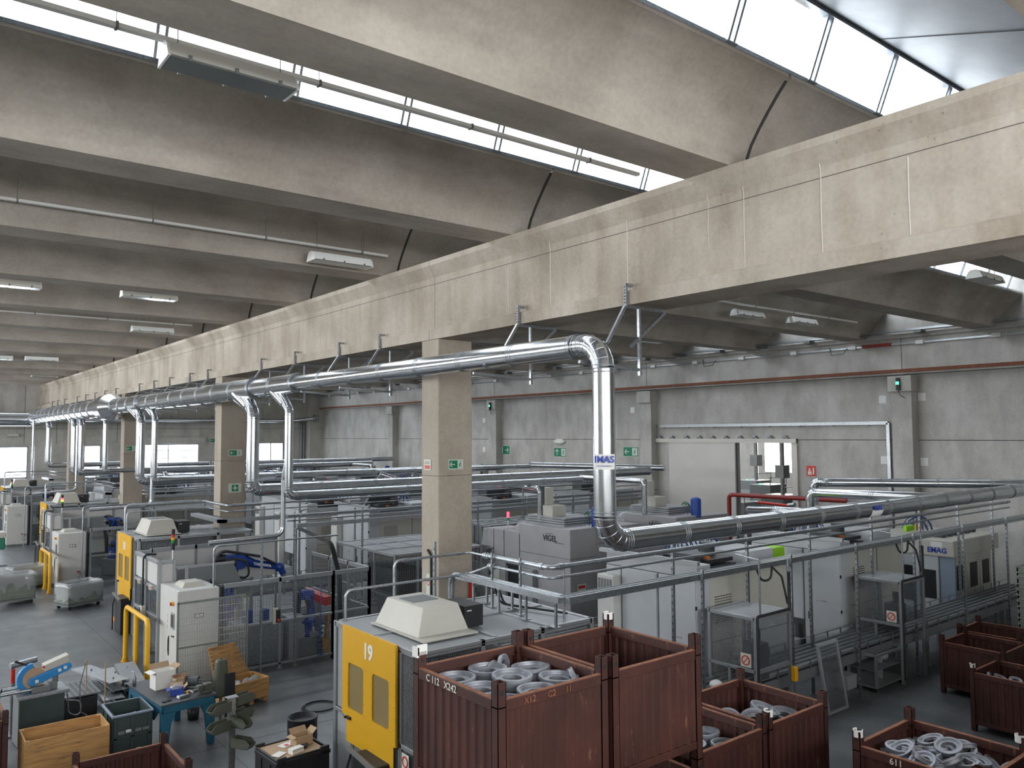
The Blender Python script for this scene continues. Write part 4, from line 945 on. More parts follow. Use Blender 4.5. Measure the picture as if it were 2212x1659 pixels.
# ================================================================ machine rows
def hose_bundle(t, x, y, z, m='hose_blue', n=7, R=.32, seed=0, name='hose_bundle'):
    rr = random.Random(seed); b = MB()
    for i in range(n):
        r_ = R*(.7+.5*rr.random()); x1 = x+rr.uniform(-.12, .12); y1 = y+rr.uniform(-.1, .1)
        b.tube(arc((x1, y1, z), (cos(.4*i), sin(.4*i), 0), (0, 0, 1), r_, 0, pi, 8), .014, 5)
    return b.build(name, m, t)
def turning(loc, label, k=0, detail=True, group='white turning machines', H=2.93):
    """white machine with cabinets on the aisle face; origin = near aisle corner at floor"""
    t = thing('machining_centre', label, 'machine', loc, 0, group)
    bx('plinth', 'mid_grey', t, .06, .06, 0, 3.2, 2.3, .12)
    # cabinets on the -X face
    c = MB(); c.box(0, 0, .12, .42, .95, H-.25); cab = c.build('cabinet', 'machine_white', t, .012)
    bx('cabinet_door', 'machine_white', cab, -.02, .02, .14, -.001, .93, H-.28, bevel=.006)
    b = MB()
    for z in (.5, 1.3, 2.1): b.box(-.03, -.006, z, .012, .012, z+.07)
    b.box(-.035, .80, 1.05, -.02, .84, 1.22); b.build('hinge_and_handle', 'black', cab)
    b = MB(); b.box(-.023, .35, 1.5, -.02, .52, 1.53); b.prism([(.56, 1.49), (.62, 1.49), (.59, 1.54)], 'yz', -.023, -.02); b.build('warning_print', 'grey_panel', cab)
    c = MB(); c.box(.0, .99, 1.0, .42, 1.95, H-.25); cab2 = c.build('cabinet', 'machine_white', t, .012)
    bx('cabinet_door', 'machine_white', cab2, -.02, 1.0, 1.02, -.001, 1.94, H-.28, bevel=.006)
    b = MB(); b.box(-.023, 1.35, 1.3, -.02, 1.52, 1.33); b.prism([(1.56, 1.29), (1.62, 1.29), (1.59, 1.34)], 'yz', -.023, -.02); b.build('warning_print', 'grey_panel', cab2)
    bx('recess', 'dark_grey', t, .2, .99, .12, .42, 1.95, 1.0)
    b = MB(); b.box(.05, 1.1, .15, .25, 1.5, .5); b.cyl((.1, 1.7, .2), (.1, 1.7, .7), .09, n=10); b.cyl((.05, 1.3, .5), (.05, 1.3, .85), .05, n=8); b.build('pump_set', 'mid_grey', t)
    c = MB(); c.box(.0, 1.99, .12, .42, 2.42, H-.25); c.build('cabinet', 'machine_white', t, .012)
    # air conditioner on the end cabinet
    a = MB(); a.box(-.24, 1.98, .35, .0, 2.46, H-.42); ac = a.build('cooling_unit', 'white_paint', t, .02)
    b = MB()
    for i in range(5): b.box(-.245, 2.02+i*.085, H-.72, -.238, 2.085+i*.085, H-.50)
    b.box(-.245, 2.06, .5, -.238, 2.38, .9); b.build('vent_grille', 'mid_grey', ac)
    # top band above cabinets
    bx('header', 'machine_white', t, .02, .0, H-.24, .44, 2.42, H, bevel=.01)
    b = MB(); b.box(-.08, -.1, H+.02, .0, 2.55, H+.10); b.build('header_rail', 'alu', t)
    # main body, sides
    m_ = MB(); m_.box(.44, .05, .12, 3.1, 2.3, H-.28); body = m_.build('body', 'cream_paint', t, .015)
    b = MB(); b.box(.44, .04, H-.28, 3.1, .08, H-.16); b.box(1.9, .3, H-.28, 3.0, 2.2, H+.05); b.build('upper_housing', 'machine_white', t, .01)
    b = MB()
    b.box(1.75, .040, .2, 1.76, .05, H-.3); b.box(.46, .040, 1.4, 3.1, .05, 1.408); b.build('panel_gap', 'seam', body)
    if detail:
        b = MB()
        for i in range(11):
            for j in range(11): b.box(.62+i*.05, .043, 1.75+j*.05, .642+i*.05, .05, 1.772+j*.05)
        b.build('perforation', 'black', body)
    d = MB(); d.box(.5, .4, H-.27, 1.8, 2.0, H-.15); d.box(.7, .6, H-.2, 1.2, 1.2, H+.08); d.cyl((1.5, .9, H-.2), (1.5, .9, H+.25), .16, n=12); d.build('roof_equipment', 'dark_grey', t)
    b = MB(); b.box(.9, .4, H-.1, 1.7, 1.6, H-.02); b.build('cable_box', 'black', t); MB().box(1.0, .5, H-.02, 1.1, .7, H+.02).box(1.4, 1.1, H-.02, 1.5, 1.3, H+.02).build('orange_plug', 'hose_orange', t)
    hose_bundle(t, 1.5, 1.7, H-.05, 'hose_blue', 8, .34, k)
    if k % 2 == 0: hose_bundle(t, 2.3, 1.5, H+.05, 'hose_blue', 6, .28, k+9)
    bx('coolant_tank', 'machine_white', t, -.55, 1.05, .15, -.05, 1.8, .55, bevel=.01)
    return t
R1 = turning((12.40, 10.0, 0), 'nearest white machine with cabinets, just behind rusty crates', 0)
R2 = turning((17.62, 10.0, 0), 'second white machine in the near row, between the two mesh booths', 1)
def machine_logo(loc, label, group='front row machines right'):
    """white lathe with tall front door"""
    t = thing('machining_centre', label, 'machine', loc, 0, group)
    bx('base', 'grey_panel', t, 0, 0, 0, 3.0, 2.6, .45, bevel=.02)
    bx('body', 'machine_white', t, .05, .25, .4, 3.0, 2.6, 2.1, bevel=.03)
    bx('header', 'cream_paint', t, -.1, .0, 1.95, 3.0, 2.55, 2.42, bevel=.03)
    bx('grey_corner_panel', 'panel_blue_grey', t, -.02, .02, .4, .06, .42, 1.95)
    bx('front_door', 'machine_white', t, -.06, .45, .3, .04, 1.1, 1.95, bevel=.02); bx('door_window', 'black', t, -.07, .52, .75, -.06, .98, 1.55)
    bx('front_door', 'machine_white', t, -.05, 1.55, .3, .04, 2.5, 1.95, bevel=.02); bx('work_opening', 'black', t, -.01, 1.12, .6, .0, 1.55, 1.6)
    bx('door_window', 'black', t, -.06, 1.7, 1.1, -.05, 2.0, 1.5)
    for i, x in enumerate((.35, 1.25, 2.1)):
        bx('side_door', 'cream_paint', t, x, .20, .5, x+.8, .26, 1.92, bevel=.01); bx('side_window', 'black', t, x+.15, .19, .95, x+.62, .2, 1.65)
    s = MB(); s.box(-.45, 1.3, 1.1, -.28, 1.8, 1.85); pn = s.build('control_panel', 'white_paint', t, .03); bx('screen', 'screen', pn, -.455, 1.38, 1.42, -.45, 1.72, 1.78)
    b = MB(); b.box(-.458, 1.38, 1.16, -.45, 1.72, 1.36); b.build('keypad', 'mid_grey', pn); MB().bar((-.35, 1.7, 1.85), (0, 1.9, 2.0), .05).build('panel_arm', 'grey_panel', t)
    text('maker_lettering', 'EMAG', .20, 'blue_logo', t, (-.106, .45, 2.12), (0, -1, 0), (0, 0, 1), .003, .006)
    MB().box(-.105, .30, 2.22, -.10, .62, 2.36).build('logo_frame', 'white_plastic', t)
    b = MB()
    for i in range(6): b.box(.4+i*.4, .5, 2.42, .65+i*.4, 1.2, 2.5)
    b.build('roof_equipment', 'dark_grey', t); hose_bundle(t, 1.3, 1.6, 2.5, 'hose_blue', 8, .35, 4); hose_bundle(t, .2, .9, 1.95, 'black_rubber', 2, .25, 6)
    return t
R3 = machine_logo((23.75, 10.05, 0), 'white machine with blue lettering in the near row')
def lathe_grey(loc, label, group='grey logo machines', H=2.95):
    t = thing('machining_centre', label, 'machine', loc, 0, group)
    bx('base', 'mid_grey', t, .05, .05, 0, 3.0, 3.7, .2)
    bx('front_block', 'machine_grey', t, 0, 0, .2, .95, 2.15, H, bevel=.02)
    bx('low_wing', 'machine_grey', t, .06, 2.15, .2, .95, 3.75, H-.26, bevel=.015)
    b = MB(); b.prism([(3.75, .2), (4.35, .2), (3.95, H-.30), (3.75, H-.30)], 'yz', .06, .9); b.build('sloped_end_panel', 'grey_panel', t, .01)
    bx('rear_block', 'machine_grey', t, .95, .55, .2, 3.3, 3.4, H-.12, bevel=.02)
    bx('rear_side_panel', 'machine_grey', t, 1.05, .35, .2, 2.6, .56, H-.55, bevel=.01)
    g = MB(); g.box(-.004, 0, H-.78, .0, 2.12, H-.77); g.box(-.004, 2.10, .5, .03, 2.13, H-.3); g.box(.05, 2.9, .2, .06, 2.915, H-.26); g.box(.05, 3.4, .2, .06, 3.41, H-.26); g.box(0, -.004, H-.78, .95, 0, H-.77)
    g.build('panel_gap', 'seam', t)
    text('maker_lettering', 'VIGEL', .22, 'black', t, (-.006, .80, H-.30), (0, -1, 0), (0, 0, 1), .003, .005)
    MB().box(-.006, .25, H-.40, -.003, .62, H-.385).box(-.006, .68, H-.18, -.003, .98, H-.165).build('logo_line', 'black', t)
    bx('opening', 'black', t, .02, 2.2, .4, .055, 2.75, 1.75); bx('sliding_door', 'machine_grey', t, -.02, 2.75, .4, .05, 3.1, 1.8, bevel=.01)
    MB().tube([(-.06, 2.62, .7), (-.06, 2.62, 1.7)], .02, 6).build('door_handle', 'alu', t)
    b = MB()
    for i in range(5): b.box(.045, 3.5, 1.75+i*.07, .06, 3.68, 1.78+i*.07)
    for z in (.9, 1.1, 1.3): b.box(.045, 3.5, z, .06, 3.66, z+.13)
    b.build('vent_and_keys', 'black', t)
    bx('warning_label', 'sign_white', t, .25, -.008, 1.2, .55, -.001, 1.5); bx('warning_label_red', 'red', t, .28, -.012, 1.38, .52, -.008, 1.46); bx('warning_label_blue', 'blue_logo', t, .28, -.012, 1.22, .52, -.008, 1.30)
    bx('service_box', 'grey_panel', t, -.18, 1.35, .6, 0, 1.95, 1.75, bevel=.02)
    bx('column_unit', 'cream_paint', t, .55, 1.6, H, .85, 1.9, H+1.0, bevel=.01); bx('column_rails', 'dark_grey', t, .50, 1.66, H+.4, .56, 1.84, H+1.05); bx('column_base', 'cream_paint', t, .45, 1.2, H, .95, 1.62, H+.52, bevel=.01)
    b = MB()
    for i in range(4): b.box(.35+.02*i, .6+.02*i, H+i*.06, 1.5-.02*i, 2.3-.02*i, H+i*.06+.045)
    b.build('bellows_stack', 'grey_panel', t)
    b = MB(); b.sphere((.6, 2.6, H-.28), .35, 12, sc=(1, 1, .7)); b.build('round_cowl', 'machine_grey', t)
    MB().cyl((1.3, .3, H-.1), (1.3, .3, H+.45), .16, n=16).sphere((1.3, .3, H+.45), .16, 12, sc=(1, 1, .5)).build('blue_tank', 'tank_blue', t)
    hose_bundle(t, 1.6, .9, H-.05, 'hose_green', 4, .35, 11)
    bx('work_light', 'sign_white', t, -.03, 3.05, .9, .02, 3.35, 1.6)
    return t
V1 = lathe_grey((14.40, 15.75, 0), 'nearer grey machine with black lettering and blue tank')
V2 = lathe_grey((18.85, 15.9, 0), 'farther grey machine with black lettering, behind the duct elbow')
s = thing('stack_light', 'small red and green stack light on the nearer grey machine', 'signal light', (14.8, 18.9, 2.67), 0, 'stack lights')
MB().cyl((0, 0, 0), (0, 0, .25), .015, n=8).build('pole', 'white_plastic', s); MB().cyl((0, 0, .25), (0, 0, .33), .04, n=12).build('lamp_lens', 'lens_green', s); MB().cyl((0, 0, .335), (0, 0, .50), .04, n=12).build('lamp_lens', 'led_red', s)
# back rows: copies of the three machine kinds
rows = []
def back(src, loc, lab, grp): return dup(src, loc, label=lab, group=grp)
k = 0
for x in (13.4, 18.7, 23.9):
    back(R1 if k % 2 == 0 else R2, (x, 24.9, 0), 'white machine in the second row behind the columns, '+ORD[k]+' from the left', 'second row white machines'); k += 1
k = 0
for x, yy in ((12.5, 28.0), (12.85, 30.95), (17.9, 30.4), (23.0, 30.4)):
    back(V1 if k == 3 else R1, (x, yy, 0), 'machine in the third row behind the columns, '+ORD[k]+' from the left', 'third row machines'); k += 1
k = 0
for x in (9.6, 15.0, 20.5):
    back(R2 if k % 2 else R1, (x, 39.1, 0), 'white machine in the fourth row, '+ORD[k]+' from the left', 'fourth row machines'); k += 1
k = 0
for x in (9.2, 14.6, 20.0, 24.6):
    back(V2 if k % 2 else R2, (x, 45.4, 0), 'machine in the fifth row, '+ORD[k]+' from the left', 'fifth row machines'); k += 1
k = 0
for x in (10, 16, 22):
    back(R1, (x, 54.0, 0), 'white machine in the last row before the back wall, '+ORD[k]+' from the left', 'last row machines'); k += 1
tall = thing('beige_cabinet', 'tall beige cabinet between second and third columns, beside the duct foot', 'cabinet', (8.6, 38.2, 0), 0)
bx('body', 'beige_paint', tall, 0, 0, 0, 1.0, 1.2, 2.9, bevel=.02); bx('cabinet_door', 'beige_paint', tall, -.02, .05, .2, 0, 1.15, 2.8)

# compressed-air pipes, cable trays and their posts --------------------------
def strut(x, y, h, label, group='slotted support posts', z0=0., w_=.045):
    t = thing('support_post', label, 'post', (x, y, z0), 0, group)
    MB().box(-w_/2, -w_/2, 0, w_/2, w_/2, h).box(-.06, -.06, 0, .06, .06, .012).build('post', 'galv', t)
    b = MB(); z = .3
    while z < h-.05: b.box(-w_/2-.002, -.008, z, -w_/2, .008, z+.04); z += .12
    b.build('slot_row', 'seam', t)
    return t
def tray(pts, label, w_=.20, h=.075, group='overhead cable trays'):
    t = thing('cable_tray', label, 'cable tray', (0, 0, 0), 0, group)
    b = MB()
    for i in range(len(pts)-1):
        p, q = Vector(pts[i]), Vector(pts[i+1]); d = (q-p).normalized(); e = d*(w_/2)
        b.bar(p-e*(i > 0), q+e*(i < len(pts)-2), w_, h)
    b.build('tray', 'galv', t)
    c = MB()
    for i in range(len(pts)-1):
        p, q = Vector(pts[i]), Vector(pts[i+1]); s_ = (q-p).normalized().cross(Vector((0, 0, 1)))
        for o in (-1, 1): c.bar(p+s_*(w_/2-.012)*o+Vector((0, 0, h/2)), q+s_*(w_/2-.012)*o+Vector((0, 0, h/2)), .022, .018)
        c.bar(p+Vector((0, 0, h/2)), q+Vector((0, 0, h/2)), .03, .012)
    c.build('tray_lid_edge', 'galv', t)
    return t
def pipe(pts, r, label, R=.10, group='air pipes', fit=True, m='galv'):
    t = thing('steel_pipe', label, 'pipe', (0, 0, 0), 0, group)
    MB().tube(round_path(pts, R, 4), r, 10).build('pipe', m, t)
    if fit:
        for p in pts[1:-1]:
            for q in (pts[0],):
                pass
        for i in range(len(pts)-1):
            a, b_ = Vector(pts[i]), Vector(pts[i+1]); L = (b_-a).length; d = (b_-a).normalized()
            if L > 1.2: MB().cyl(a+d*.16, a+d*.26, r*1.3, n=10).cyl(b_-d*.26, b_-d*.16, r*1.3, n=10).build('pipe_fitting', m, t)
    return t
def valve(loc, label, rz=0):
    t = thing('ball_valve', label, 'valve', loc, rz, 'ball valves')
    MB().cyl((-.08, 0, 0), (.08, 0, 0), .045, n=12).sphere((0, 0, 0), .06, 12).build('valve_body', 'galv', t)
    MB().cyl((0, 0, .04), (0, 0, .10), .014, n=8).tube([(0, 0, .10), (.08, 0, .14), (.20, 0, .15)], .013, 6).build('valve_lever', 'black', t)
    return t
# line beside cell 19
T = tray([(8.1, 12.0, 2.66), (8.1, 12.0, 3.02), (8.1, 9.0, 3.02), (8.1, 9.0, 3.02), (26.5, 9.0, 3.02)][2:] if False else [(8.1, 11.7, 3.02), (8.1, 9.0, 3.02)], 'short cable tray with curved riser over the roof of cell 19', .24, .08)
MB().tube(round_path([(8.1, 11.6, 3.02), (8.1, 12.0, 3.02), (8.1, 12.0, 2.55)], .22, 6), .06, 8).build('riser_bend', 'galv', T)
tray([(8.1, 9.0, 3.02), (27.5, 9.0, 3.02)], 'long near cable tray running right over the conveyor', .24, .09)
for i, (x, y) in enumerate(((8.02, 11.2), (8.02, 10.5), (8.02, 9.8), (8.02, 9.1), (8.3, 11.2), (8.3, 10.5))):
    strut(x, y, .38, 'short tray bracket on the roof of cell 19, '+ORD[i]+' from the back', 'tray brackets on the cell roof', 2.612, .035)
pp = [(11.1, 'first'), (13.75, 'second'), (16.17, 'third'), (18.7, 'fourth'), (21.3, 'fifth'), (24.0, 'sixth')]
for x, o in pp: strut(x, 8.82, 3.16, o+' slotted floor post from the left, carrying the near cable tray', 'posts of the near cable tray')
for i, x in enumerate((11.2, 13.4, 15.6, 18.2, 20.6, 22.8, 25)): strut(x, 9.55, 3.55, 'tall slotted post behind the near tray carrying the air pipes, '+ORD[i]+' from the left', 'posts of the near air pipes', w_=.05)
pipe([(8.22, 11.1, 3.42), (8.22, 9.45, 3.42), (26, 9.45, 3.42)], .04, 'thicker air pipe with a corner above cell 19, running right')
pipe([(8.22, 10.95, 3.26), (8.22, 9.45, 3.26), (26, 9.45, 3.26)], .022, 'thinner air pipe below it, turning the same corner')
pipe([(5.85, 11.62, 2.59), (5.85, 11.62, 3.05), (8.22, 11.62, 3.05), (8.22, 11.0, 3.26)], .022, 'thin pipe rising from the far corner of the cell 19 roof')
pipe([(6.72, 11.62, 2.59), (6.72, 11.62, 3.42), (8.22, 11.62, 3.42), (8.22, 11.0, 3.42)], .022, 'second thin pipe rising from the back edge of the cell 19 roof')
pipe([(8.5, 9.45, 3.42), (8.5, 9.45, 2.6)], .02, 'short drop pipe at the corner of the thicker air pipe', group='drop pipes')
valve((8.22, 11.1, 3.42), 'upper ball valve with black lever beside the nearest column', radians(-90)); valve((8.22, 10.95, 3.26), 'lower ball valve with black lever beside the nearest column', radians(-90))
for i, y in enumerate((10.85, 10.1)): strut(8.15, y, .9, 'slotted upright holding the pipe corner over cell 19, '+('far' if i == 0 else 'near')+' one', 'pipe uprights on cell roof', 2.612, .035)
strut(7.55, 11.68, 1.05, 'slotted upright on the back edge of the cell roof, left of the column foot', 'pipe uprights on cell roof', 2.612, .04)
t = thing('cable', 'black cable loops hanging under the short tray on the cell roof', 'cable', (8.2, 10.9, 2.62))
for i in range(2): MB().tube(round_path([(0, -.1*i, .40), (.05, -.15-.1*i, .05), (.3, -.6, .02), (.5, -1.3, .02)], .15, 5), .018, 6).build('cable_run', 'black_rubber', t)
# the other lines: trays, pipes and posts
names = ['second', 'third', 'fourth']
for k in range(3):
    y0 = 9.0+14.5*(k+1); nm = names[k]
    tray([(7.9, y0+2.6, 3.02), (7.9, y0, 3.02), (26.5, y0, 3.02)], nm+' line cable tray turning right behind the columns', .22, .09)
    pipe([(5.9, y0+2.6, 2.65), (5.9, y0+2.6, 3.42), (8.2, y0+2.6, 3.42), (8.2, y0+.45, 3.42), (26, y0+.45, 3.42)], .035, nm+' line thick air pipe above its tray')
    pipe([(5.9, y0+2.4, 2.65), (5.9, y0+2.4, 3.24), (8.2, y0+2.4, 3.24), (8.2, y0+.45, 3.24), (26, y0+.45, 3.24)], .02, nm+' line thin air pipe above its tray')
    for i in range(9): strut(8.0+i*2.2, y0-.15 if i % 2 else y0+.5, 3.5 if i % 2 else 3.1, nm+' line slotted post, '+ORD[i]+' from the left', nm+' line support posts')
    # opposite side of each line, beyond the robot stations
    y1 = y0-5.6+12.6-14.5+0
for k, y in enumerate((19.2, 33.6, 48.1)):
    nm = ['near', 'middle', 'far'][k]
    tray([(9.3 if k == 0 else 8.9, y+2.3, 2.95), (24, y+2.3, 2.95)], nm+' robot line cable tray, starting beyond the mesh fence', .16, .10)
    pipe([(5.95 if k else 6.0, y-1.0, 0), (5.95 if k else 6.0, y-1.0, 2.95), (9.2, y-1.0, 2.95), (10.0, y-1.0, 2.95)] if k else [(6.05, 18.5, 0), (6.05, 18.5, 3.0), (9.1, 18.5, 3.0)], .022, nm+' robot station pole with a thin overhead pipe')
    pipe([(8.9, y+2.0, 3.28), (24, y+2.0, 3.28)], .032, nm+' robot line thick air pipe', group='air pipes of the robot lines')
    pipe([(8.9, y+2.0, 3.14), (24, y+2.0, 3.12)], .02, nm+' robot line thin air pipe', group='air pipes of the robot lines')
    for i in range(8): strut(9.2+i*2.1, y+2.2, 3.35, nm+' robot line slotted post, '+ORD[i]+' from the left', nm+' robot line posts')
strut(8.0, 18.52, 3.25, 'slender post in front of the near mesh fence, left one', 'posts at the near fence'); strut(7.15, 18.48, 3.1, 'slender round-topped post at the near fence, leftmost', 'posts at the near fence')
valve((9.3, 21.2, 3.28), 'valve cluster where the robot line air pipe starts', 0)

# conveyors ------------------------------------------------------------------
def conveyor(x0, x1, y0, y1, z, label, group='roller conveyors', n=5, legs=5):
    t = thing('conveyor', label, 'conveyor', (x0, y0, 0), 0, group)
    L = x1-x0; W = y1-y0; b = MB()
    for i in range(n):
        y = W*i/(n-1); b.box(0, y-.012, z-.06, L, y+.012, z)
    b.box(0, -.03, z-.30, L, .0, z-.10); b.box(0, W, z-.30, L, W+.03, z-.10); b.build('side_rail', 'alu', t)
    c = MB()
    for i in range(n-1): c.box(0, W*i/(n-1)+.04, z-.05, L, W*(i+1)/(n-1)-.04, z-.02)
    c.build('chain_bed', 'dark_grey', t)
    g = MB()
    for yy in (-.06, W+.06):
        g.tube([(0, yy, z+.10), (L, yy, z+.10)], .012, 6)
        for i in range(int(L/.55)): g.bar((i*.55+.2, yy, z-.1), (i*.55+.2, yy, z+.12), .025)
    g.build('guide_rail', 'galv', t)
    q = MB(); q.box(0, W*.25, z-.42, L, W*.75, z-.30); q.build('cable_channel', 'mid_grey', t)
    for i in range(legs):
        x = .3+(L-.6)*i/(legs-1)
        for yy in (.05, W-.05): MB().box(x-.04, yy-.04, 0, x+.04, yy+.04, z-.2).box(x-.07, yy-.07, 0, x+.07, yy+.07, .02).build('leg', 'grey_panel', t)
    return t
conveyor(10.4, 26.5, 8.95, 9.75, .98, 'long near conveyor passing through both mesh booths', n=6, legs=8)
conveyor(9.0, 20.0, 13.2, 14.0, .98, 'conveyor behind the nearest white machine', legs=5)
conveyor(8.2, 10.8, 19.6, 20.4, .95, 'conveyor inside the near mesh fence, leading right', n=6, legs=4)
conveyor(8.5, 22, 24.25, 24.75, 1.0, 'second line conveyor in front of the second row machines', legs=6)
for i, x in enumerate((20.2, 24.3)): bx_ = None
t = thing('mesh_cart', 'wheeled frame with a tray under the second mesh booth', 'cart', (16.6, 8.7, 0))
b = MB(); profile_frame(t, 0, 0, .12, 1.25, .75, .80, .05, 'cart_frame', 'alu', ((0, 0, .10, 1.25, .75, .14),))
bx('shelf', 'galv_dull', t, .02, .02, .45, 1.23, .73, .47); MB().sphere((.9, .3, .58), .13, 12, sc=(1, .8, .8)).build('cloth_bundle', 'grey_panel', t)
for x in (.08, 1.17):
    for y in (.08, .67): MB().cyl((x, y-.02, .05), (x, y+.02, .05), .05, n=12).build('castor', 'black_rubber', t)
def booth(x0, label, logo=True):
    t = thing('mesh_booth', label, 'enclosure', (x0, 8.66, 0), 0, 'mesh booths over the conveyor')
    W, D, H = 1.0, 1.05, 2.2
    profile_frame(t, 0, 0, 0, D, W, H, .06, 'frame', 'alu', ((-.03, 0, 1.22, .03, W, 1.28), (0, -.03, 1.22, D, .03, 1.28), (-.03, .55, .3, .02, .59, 1.25)))
    bx('roof_panel', 'grey_panel', t, .03, .03, H-.03, D-.03, W-.03, H-.015)
    wire_panel(t, (0, .03, 1.28), (0, 1, 0), (0, 0, 1), W-.06, H-1.34, .03, .005, pv=.035)
    wire_panel(t, (0, .59, .35), (0, 1, 0), (0, 0, 1), W-.65, .88, .03, .004)
    bx('side_pane', 'perspex', t, .03, -.003, 1.28, D-.03, .003, H-.06)
    bx('no_smoking_sign', 'sign_white', t, -.012, .10, 1.30, -.006, .32, 1.54)
    MB().lathe([(.09, -.003), (.09, .003), (.068, .003), (.068, -.003)], (-.016, .21, 1.42), (1, 0, 0), 20, closed=True).bar((-.016, .155, 1.48), (-.016, .265, 1.36), .016, .004, 0, (1, 0, 0)).build('red_ring', 'sign_red', t)
    bx('inner_press', 'dark_grey', t, .45, .25, .95, .75, .6, 1.6); b = MB(); b.cyl((.6, .4, 1.6), (.6, .4, 1.85), .07, n=10); b.build('press_cylinder', 'black', t)
    MB().tube(round_path([(D-.02, -.03, 2.9), (D-.02, -.03, 2.22), (.0, -.04, 2.22), (0, -.04, .1)], .05, 3), .028, 8).build('black_conduit', 'black_rubber', t)
    MB().tube(round_path([(D-.5, .35, 3.0), (D-.4, .3, 2.72), (D-.25, .2, 2.75), (D-.2, .2, 3.0)], .12, 4), .022, 6).tube(round_path([(D-.2, .2, 2.98), (D-.05, .1, 2.8), (D, .02, 2.3)], .1, 4), .02, 6).build('cable_loop', 'black_rubber', t)
    MB().cyl((.15, 0, H), (.15, 0, H+1.0), .018, n=8).tube([(.15, 0, H+1.0), (.15, .5, H+1.05)], .015, 6).build('pole', 'galv', t); MB().cyl((D, 0, H), (D, 0, H+.95), .02, n=8).build('pole', 'galv', t)
    return t
booth(12.35, 'nearer mesh booth with a round no-smoking sign, beside the rusty crates')
booth(17.68, 'farther mesh booth with a round no-smoking sign')
t = thing('leaning_mesh_panel', 'framed mesh panel leaning against the near conveyor', 'panel', (15.0, 8.66, 0)); t.rotation_euler = (radians(-9), 0, 0)
b = MB(); b.bar((-.34, 0, 0), (-.34, 0, 1.32), .05); b.bar((.34, 0, 0), (.34, 0, 1.32), .05); b.bar((-.34, 0, 1.3), (.34, 0, 1.3), .05); b.bar((-.34, 0, .03), (.34, 0, .03), .05); b.build('panel_frame', 'grey_panel', t)
MB().grid((-.32, 0, .05), (1, 0, 0), (0, 0, 1), .64, 1.24, .03, .03, .004).build('panel_mesh', 'galv_dull', t)
t = thing('yellow_box', 'yellow switch box on the post of the nearer mesh booth', 'box', (13.40, 8.59, 1.05)); bx('box', 'lens_yellow', t, -.05, -.06, -.13, .05, .03, .13, bevel=.01); bx('bracket', 'galv_dull', t, -.03, .03, -.2, .03, .05, .1)
t = thing('drive_box', 'pale grey drive box under the near conveyor', 'box', (16.0, 9.0, .32)); bx('box', 'grey_panel', t, -.18, -.1, -.14, .18, .2, .14, bevel=.01); bx('support', 'mid_grey', t, -.03, 0, -.32, .03, .06, -.13)
t = thing('green_handle', 'green-handled tool lying on the near conveyor', 'tool', (11.2, 9.0, 1.0)); MB().tube(round_path([(-.3, 0, .04), (.2, 0, .04), (.2, .12, .04), (-.3, .12, .04)], .04, 3), .022, 8).build('handle', 'hose_green', t)
t = thing('helmet', 'small white dome resting on the near conveyor', 'helmet', (11.9, 9.2, .985)); MB().sphere((0, 0, .02), .11, 14, sc=(1.2, 1, .7)).build('shell', 'white_plastic', t)
t = thing('lime_cover', 'lime green guard on top of the nearest machine row', 'cover', (16.6, 11.2, 2.5)); bx('cover', 'lime', t, -.5, -.05, 0, .55, .35, .26, bevel=.02); bx('frame', 'dark_grey', t, -.8, .1, -.1, -.5, .5, .2, -.5, .4, -.3, .5, .8, 0)
t = thing('lime_flap', 'yellow and green flap on a far machine at right', 'cover', (24.9, 11.6, 2.50)); bx('yellow_flap', 'lens_yellow', t, 0, 0, 0, .4, .1, .2); bx('green_flap', 'lime', t, -.7, 0, 0, -.2, .1, .16)
# framed conveyor enclosures (aluminium, glazed)
def glazed(x0, y0, D, W, H, label, group='aluminium framed enclosures', bays=3):
    t = thing('framed_enclosure', label, 'enclosure', (x0, y0, 0), 0, group)
    ex = []
    for i in range(1, bays): ex += [(-.03, W*i/bays-.03, 0, .03, W*i/bays+.03, H), (0, W*i/bays-.02, H-.05, D, W*i/bays+.02, H)]
    for i in range(1, bays+1): ex += [(D*i/(bays+1)-.03, -.03, 0, D*i/(bays+1)+.03, .03, H), (D*i/(bays+1)-.02, 0, H-.05, D*i/(bays+1)+.02, W, H)]
    ex += [(-.03, 0, 1.0, .03, W, 1.05), (0, -.03, 1.0, D, .03, 1.05)]
    profile_frame(t, 0, 0, 0, D, W, H, .07, 'frame', 'alu', tuple(ex))
    bx('roof_pane', 'grey_panel', t, .03, .03, H-.03, D-.03, W-.03, H-.02)
    wire_panel(t, (0, .03, .1), (0, 1, 0), (0, 0, 1), W-.06, H-.2, .07, .005, pv=.05)
    wire_panel(t, (.03, 0, .1), (1, 0, 0), (0, 0, 1), D-.06, H-.2, .07, .005, pv=.05)
    bx('inner_bench', 'grey_panel', t, .4, .4, 0, D-.4, W-.4, .9); bx('inner_unit', 'dark_grey', t, .6, .8, .9, 1.4, W-.8, 1.6)
    return t
glazed(11.25, 19.4, 2.9, 3.5, 2.2, 'nearest framed enclosure left of the nearest column')
glazed(16.6, 22.2, 4.5, 1.9, 2.35, 'framed enclosure with pale roof, right of the nearest column', bays=4)
glazed(21.6, 22.0, 4.0, 2.2, 2.35, 'framed enclosure with pale roof behind the vertical duct', bays=4)
glazed(9.2, 35.5, 6.0, 2.2, 2.4, 'far framed enclosure between second and third columns', bays=4)
